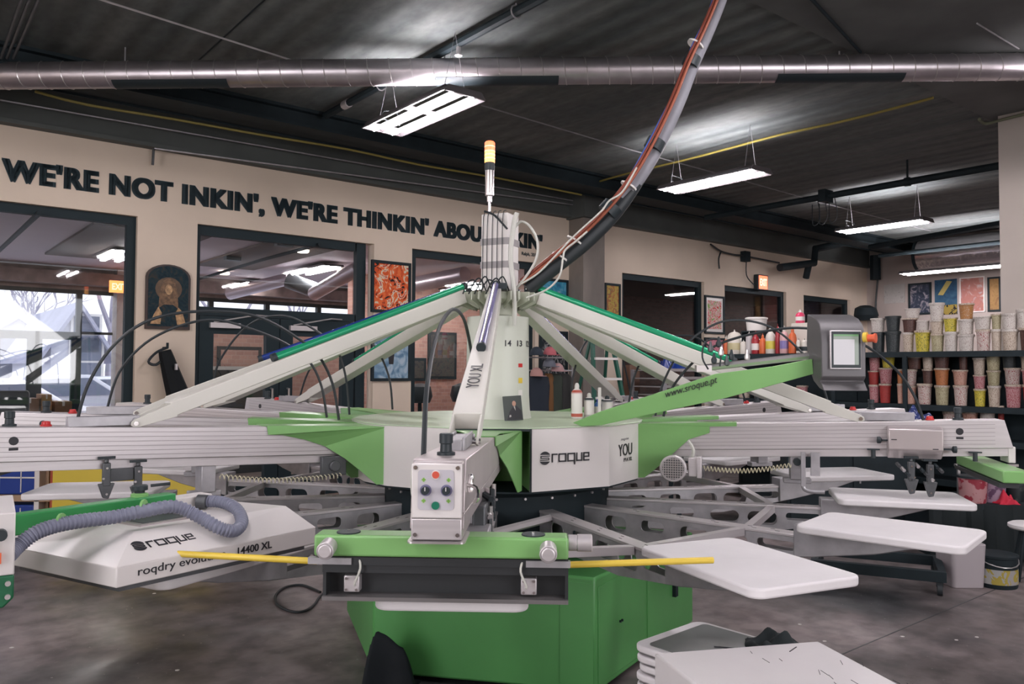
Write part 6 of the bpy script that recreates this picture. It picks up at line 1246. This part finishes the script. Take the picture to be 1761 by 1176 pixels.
# dark room behind the right windows
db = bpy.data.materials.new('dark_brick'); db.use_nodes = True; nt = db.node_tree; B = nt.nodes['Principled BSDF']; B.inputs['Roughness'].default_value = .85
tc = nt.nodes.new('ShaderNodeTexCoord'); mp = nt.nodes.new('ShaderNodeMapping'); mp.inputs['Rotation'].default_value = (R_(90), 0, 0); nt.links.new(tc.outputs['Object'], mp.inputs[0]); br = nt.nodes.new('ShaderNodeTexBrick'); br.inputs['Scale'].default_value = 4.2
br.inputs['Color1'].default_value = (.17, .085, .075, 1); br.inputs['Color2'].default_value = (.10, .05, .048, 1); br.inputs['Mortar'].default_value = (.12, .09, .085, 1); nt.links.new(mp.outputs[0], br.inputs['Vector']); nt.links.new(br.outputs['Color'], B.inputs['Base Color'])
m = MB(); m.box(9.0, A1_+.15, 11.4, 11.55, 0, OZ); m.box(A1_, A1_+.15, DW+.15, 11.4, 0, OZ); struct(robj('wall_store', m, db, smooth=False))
# office ceiling: pipe, ducts, lights
line('sprinkler_pipe', [onz(-20, 448, 2.9), onz(68, 366, 2.9)], .025, BLACKM, 'thin dark pipe under the office ceiling in the left window', 'pipe')
line('sprinkler_pipe', [onz(342, 480, 2.9), onz(450, 447, 2.9), onz(550, 420, 2.9)], .022, BLACKM, 'thin dark pipe under the office ceiling over the glass doors', 'pipe')
def od(P, r, lb, m_=None):
    mb = MB(); mb.tube(P, r, 20); o = obj('office_duct', mb, m_ or mat('office_duct_metal', (.55, .48, .52), .35, .7)); return tag(o, lb, 'duct')
od([wpt(395, 505, 13), wpt(500, 478, 11.8)], .10, 'round metal duct beyond the glass doors, left length')
od([wpt(495, 482, 11.5), wpt(545, 500, 11.2)], .12, 'dark duct elbow beyond the glass doors', DSTEEL)
od([wpt(540, 505, 11), wpt(618, 460, 9.6)], .10, 'round metal duct beyond the glass doors, right length')
od([wpt(700, 492, 10.8), wpt(800, 472, 9.6)], .12, 'round metal duct seen in the third window')
OL = mat('office_tube', (.9, .9, .9), .5, emit=(1, .94, .95), estr=60)
def olight(x, y, d, lb, L=1.1):
    P_ = onz(x, y, 2.93) if x != 800 else RM(onW(x, y, 10.6)[0], 10.6, onW(x, y, 10.6)[1]); t = thing('office_light', lb, 'ceiling light', P_, RANG, 'office strip lights')
    m = MB(); m.box(-.16, .16, -L/2, L/2, .02, .05); obj('housing', m, HOOD, t)
    for s in (-.09, .09): m = MB(); m.box(s-.03, s+.03, -L/2+.02, L/2-.02, -.005, .018); obj('tube', m, OL, t)
for x, y, d, lb in ((205, 442, 11.2, 'right strip light in the left window'), (105, 487, 12.8, 'left strip light in the left window'), (545, 466, 10.6, 'strip light over the doors, right'), (420, 492, 12.6, 'strip light over the doors, left'), (800, 498, 11.0, 'strip light in the third window')): olight(x, y, d, lb)  # last lamp is added, it gives the light reflected in the pane
for x, y, d, lb in ((521, 434, 10, 'round ceiling spot over the glass doors, upper'), (386, 472, 11.5, 'round ceiling spot over the glass doors, left'), (588, 470, 9.6, 'round ceiling spot over the glass doors, right')):
    a, z = onW(x, y, d); m = MB(); m.lathe([(.07, 0), (.08, .03), (.05, .05)], 16); t = thing('ceiling_spot', lb, 'ceiling light', onz(x, y, 2.96), 0, 'office ceiling spots'); obj('lens', m, mat('warm_spot', (.9, .8, .7), .5, emit=(1, .85, .7), estr=6), t)
for x, y, d, lb in ((400, 448, 11, 'flat black sensor under the office ceiling, left'), (488, 424, 10, 'flat black sensor under the office ceiling, right')):
    a, z = onW(x, y, d); m = MB(); m.box(-.1, .1, -.05, .05, 0, .05); tag(obj('ceiling_sensor', m, BLACK, loc=onz(x, y, 2.93), rz=RANG), lb, 'sensor')
a, z = onW(205, 493, 13.2); t = thing('exit_sign', 'small orange lit exit sign far inside the left window', 'sign', RM(a, 13.2, z), RANG)
m = MB(); m.box(-.13, .13, 0, .05, -.09, .09); obj('lit_face', m, mat('orange_exit_face', (.8, .2, .04), .4, emit=(1, .30, .08), estr=1.8), t); text('exit_letters', 'EXIT', .2, (-.1, -.003, -.05), (1, 0, 0), (0, 0, 1), mat('exit_letter_glow', (.9, .5, .4), .4, emit=(1, .42, .3), estr=1.8), t, bold=.03, height=.1)
# office furniture
def rthing(name, a, b, z, lb, cat, grp=None): return thing(name, lb, cat, RM(a, b, z), RANG, grp)
a, _ = onW(100, 690, 10.5); t = rthing('packing_table', a, 10.5, 0, 'dark table beyond the left window carrying cardboard boxes', 'table')
m = MB(); m.box(-.9, 1.1, -.35, .35, .74, .78); obj('table_top', m, BLACKM, t)
for x in (-.85, 1.05):
    for y in (-.3, .3): m = MB(); m.box(x-.03, x+.03, y-.03, y+.03, 0, .74); obj('leg', m, BLACKM, t)
cb_ = mat('cardboard', (.42, .24, .12), .8); cb2 = mat('brown_cardboard', (.26, .15, .09), .8, noise=.15)
for x0, x1, yt, lb, mm in ((30, 66, 685, 'brown carton left on the packing table', cb2), (66, 88, 678, 'tan carton in the middle of the packing table', cb_), (89, 122, 690, 'dark carton right on the packing table', cb2)):
    aa, zt_ = onW(x0, yt, 10.4); ab, _ = onW(x1, yt, 10.4); t = rthing('carton', (aa+ab)/2, 10.45, .781, lb, 'box'); m = MB(); w_ = (ab-aa)/2-.012; m.box(-w_, w_, -.18, .18, 0, max(.2, zt_-.781)); obj('body', m, mm, t, bevel=.003); m = MB(); m.box(-w_*.15, w_*.15, -.182, .182, max(.2, zt_-.781)-.05, max(.2, zt_-.781)+.001); obj('tape', m, WHITE, t)
aa, zt_ = onW(12, 680, 9.6); t = rthing('office_chair', aa, 9.6, 0, 'black office chair back at the left edge beyond the window', 'chair')
m = MB(); m.box(-.2, .2, -.04, .04, .55, zt_+.05); obj('backrest', m, BLACK, t, bevel=.03); m = MB(); m.box(-.22, .22, -.3, .1, .44, .52); obj('seat', m, BLACK, t, bevel=.02); m = MB(); m.lathe([(.25, .03), (.04, .08), (.03, .44)], 12); obj('base', m, BLACKM, t)
aa, zt_ = onW(150, 692, 12.5); t = rthing('bench_table', aa, 12.5, 0, 'thin dark table by the street glazing', 'table'); m = MB(); m.box(-.5, 1.0, -.3, .3, .74, .78); obj('table_top', m, BLACKM, t)
for x in (-.4, .3, .95): m = MB(); m.box(x-.02, x+.02, -.03, .03, 0, .74); obj('leg', m, BLACKM, t)
for x0, y0, x1, y1, lb in ((738, 570, 786, 652, 'dark framed picture on the brick partition, right'), (700, 615, 734, 655, 'dark framed picture on the brick partition, left'), (375, 595, 450, 640, 'dark framed picture seen through the left glass door')):
    (a0, z0), (a1, z1) = onW(x0, y0, 11.55), onW(x1, y1, 11.55); t = rthing('dark_picture', (a0+a1)/2, 11.598, (z0+z1)/2, lb, 'picture'); W, Hh = (a1-a0)/2, (z0-z1)/2
    m = MB(); m.box(-W, W, -.03, 0, -Hh, Hh); obj('frame', m, BLACKM, t); m = MB(); m.box(-W+.05, W-.05, -.034, -.03, -Hh+.05, Hh-.05); obj('print', m, artmat('murky_print', [(.03, .04, .05), (.08, .07, .06), (.04, .06, .06)], 5) if x0 != 375 else bk, t)
for x, lb in ((722, 'black chair beyond the third window, left'), (795, 'black chair beyond the third window, right')):
    aa, _ = onW(x, 690, 10.6); t = rthing('office_chair', aa, 10.6, 0, lb, 'chair'); m = MB(); m.lathe([(.16, .95), (.2, 1.05), (.17, 1.2), (.05, 1.25)], 14); obj('backrest', m, BLACK, t); m = MB(); m.box(-.22, .22, -.22, .22, .44, .5); obj('seat', m, BLACK, t, bevel=.02); m = MB(); m.lathe([(.25, .0), (.04, .06), (.03, .95)], 12); obj('base', m, BLACKM, t)
aa, z_ = onW(412, 630, 11.2); t = rthing('reception_shelf', aa, 11.35, 0, 'dark shelf with white papers behind the left glass door', 'shelf'); m = MB(); m.box(-.6, .5, -.2, .2, 0, z_-.05); obj('cabinet', m, BLACKM, t); m = MB(); m.box(-.4, .2, -.15, .1, z_-.05, z_); obj('papers', m, WHITE, t)
# daylight from the street side comes from the sky; ground, houses, trees, cars
SNOW = mat('snow', (.66, .66, .72), .8, noise=.04, nscale=.7)
m = MB(); m.box(-30, 40, OB+.2, 70, -.25, -.12); struct(robj('floor', m, SNOW, smooth=False))
SID = mat('white_siding', (.60, .60, .66), .7); ROOF = mat('snowy_grey_roof', (.36, .36, .44), .8, noise=.1, nscale=1); GW = mat('house_window', (.16, .18, .24), .2)
def house(xl, xr, yeave, yridge, d, depth, lb, wl, gable=True, m_=None):
    (a0, ze), (a1, _) = onW(xl, yeave, d), onW(xr, yeave, d); zr = onW((xl+xr)/2, yridge, d)[1]; W = (a1-a0)/2
    t = rthing('house', (a0+a1)/2, d, -.12, lb, 'house'); ze += .12; zr += .12
    m = MB(); m.side([(-W, 0), (W, 0), (W, ze), (0, zr), (-W, ze)], 0, depth); obj('walls', m, m_ or SID, t, smooth=False)
    m = MB(); k = .35
    for s in (-1, 1): m.side([(s*(W+k), ze-k*(zr-ze)/W), (0, zr), (0, zr+.18), (s*(W+k), ze-k*(zr-ze)/W+.18)], -.3, depth+.3)
    obj('roof', m, ROOF, t, smooth=False)
    for (x, y, w_, h) in wl:
        aw, zw = onW(x, y, d); aw -= (a0+a1)/2; zw += .12; f_ = MB(); f_.box(aw-w_/2-.08, aw+w_/2+.08, -.06, 0, zw-h/2-.08, zw+h/2+.08); fo = obj('window', f_, WHITE, t); g_ = MB(); g_.box(aw-w_/2, aw+w_/2, -.08, -.06, zw-h/2, zw-.03); g_.box(aw-w_/2, aw+w_/2, -.08, -.06, zw+.03, zw+h/2); obj('pane', g_, GW, fo)
    return t
house(88, 178, 592, 528, 27, 8, 'white gabled house across the street, right of the door mullion', [(148, 622, .8, 1.5), (148, 575, .7, 1.1)])
house(-60, 112, 600, 548, 36, 9, 'long house with a snowy roof behind the gabled one', [(85, 614, 1.6, 1.6), (20, 614, 1.6, 1.6)])
m = MB(); (a0, z0), (a1, _) = onW(-40, 512, 52), onW(28, 512, 52); t = rthing('brick_block', (a0+a1)/2, 52, -.12, 'grey brick block on the far left horizon', 'building'); w_ = (a1-a0)/2; m.box(-w_, w_, 0, 8, 0, z0); obj('walls', m, mat('hazy_brick', (.38, .36, .44), .8), t)
def car(x, y, d, L, col, lb):
    aa, _ = onW(x, y, d); t = rthing('parked_car', aa, d, -.12, lb, 'car'); k = L/4.4
    m = MB(); m.side([(px*k, pz_*k) for px, pz_ in ((-2.2, .35), (-2.15, .75), (-1.3, .9), (-.75, 1.38), (.6, 1.42), (1.3, .95), (2.1, .8), (2.2, .35))], -.85, .85); obj('body', m, mat(col[0], col[1], .25, .2), t, bevel=.08)
    m = MB(); m.side([(px*k, pz_*k) for px, pz_ in ((-1.15, .93), (-.7, 1.32), (.55, 1.35), (1.1, .96))], -.87, .87); obj('side_glass', m, GW, t)
    for xx in (-1.35, 1.35):
        for y_ in (-.8, .7): m = MB(); m.cyl((xx*k, y_-.08, .33), (xx*k, y_+.12, .33), .33, n=18); obj('wheel', m, RUBBER, t)
car(95, 650, 21, 4.4, ('pale_silver_car', (.55, .55, .60)), 'pale silver car parked across the snowy lot')
car(-25, 655, 17.5, 4.2, ('white_car', (.70, .68, .70)), 'white car parked at the left edge beyond the window')
car(180, 660, 24, 4.2, ('snowy_car', (.72, .72, .76)), 'snow covered car right of the silver one')
BARK = mat('bare_bark', (.36, .34, .40), .9)  # bark paled, the haze is put into its colour
def tree(x, ybase, d, H, lb, seed):
    random.seed(seed); aa, _ = onW(x, 600, d); t = rthing('bare_tree', aa, d, -.13, lb, 'tree')
    m = MB(); tw = MB()
    def grow(p, dr, L, r, lev, mb):
        q_ = p+dr*L; mb.tube([p, (p+q_)/2+Vector((random.uniform(-.03, .03)*L, 0, 0)), q_], r, 5, rf=lambda i, N: r*(1-.4*i/(N-1)))
        if lev == 0: return
        for _ in range(3 if lev > 1 else 4):
            nd = (dr+Vector((random.uniform(-.75, .75), random.uniform(-.6, .6), random.uniform(-.1, .5)))).normalized(); grow(q_, nd, L*random.uniform(.55, .8), r*.6, lev-1, tw)
    grow(Vector((0, 0, 0)), Vector((0, 0, 1)), H*.30, H*.016, 4, m)
    obj('trunk', m, BARK, t); obj('branches', tw, BARK, t)
tree(190, 0, 30, 9.5, 'bare tree standing behind the gabled house', 3); tree(55, 0, 48, 9, 'hazy bare tree above the snowy roofs', 8); tree(45, 0, 66, 9, 'smaller hazy bare tree left of its neighbour', 12); tree(400, 0, 30, 9, 'bare tree seen through the glass above the doors, left', 15); tree(500, 0, 40, 9, 'bare tree seen through the glass above the doors, right', 19)
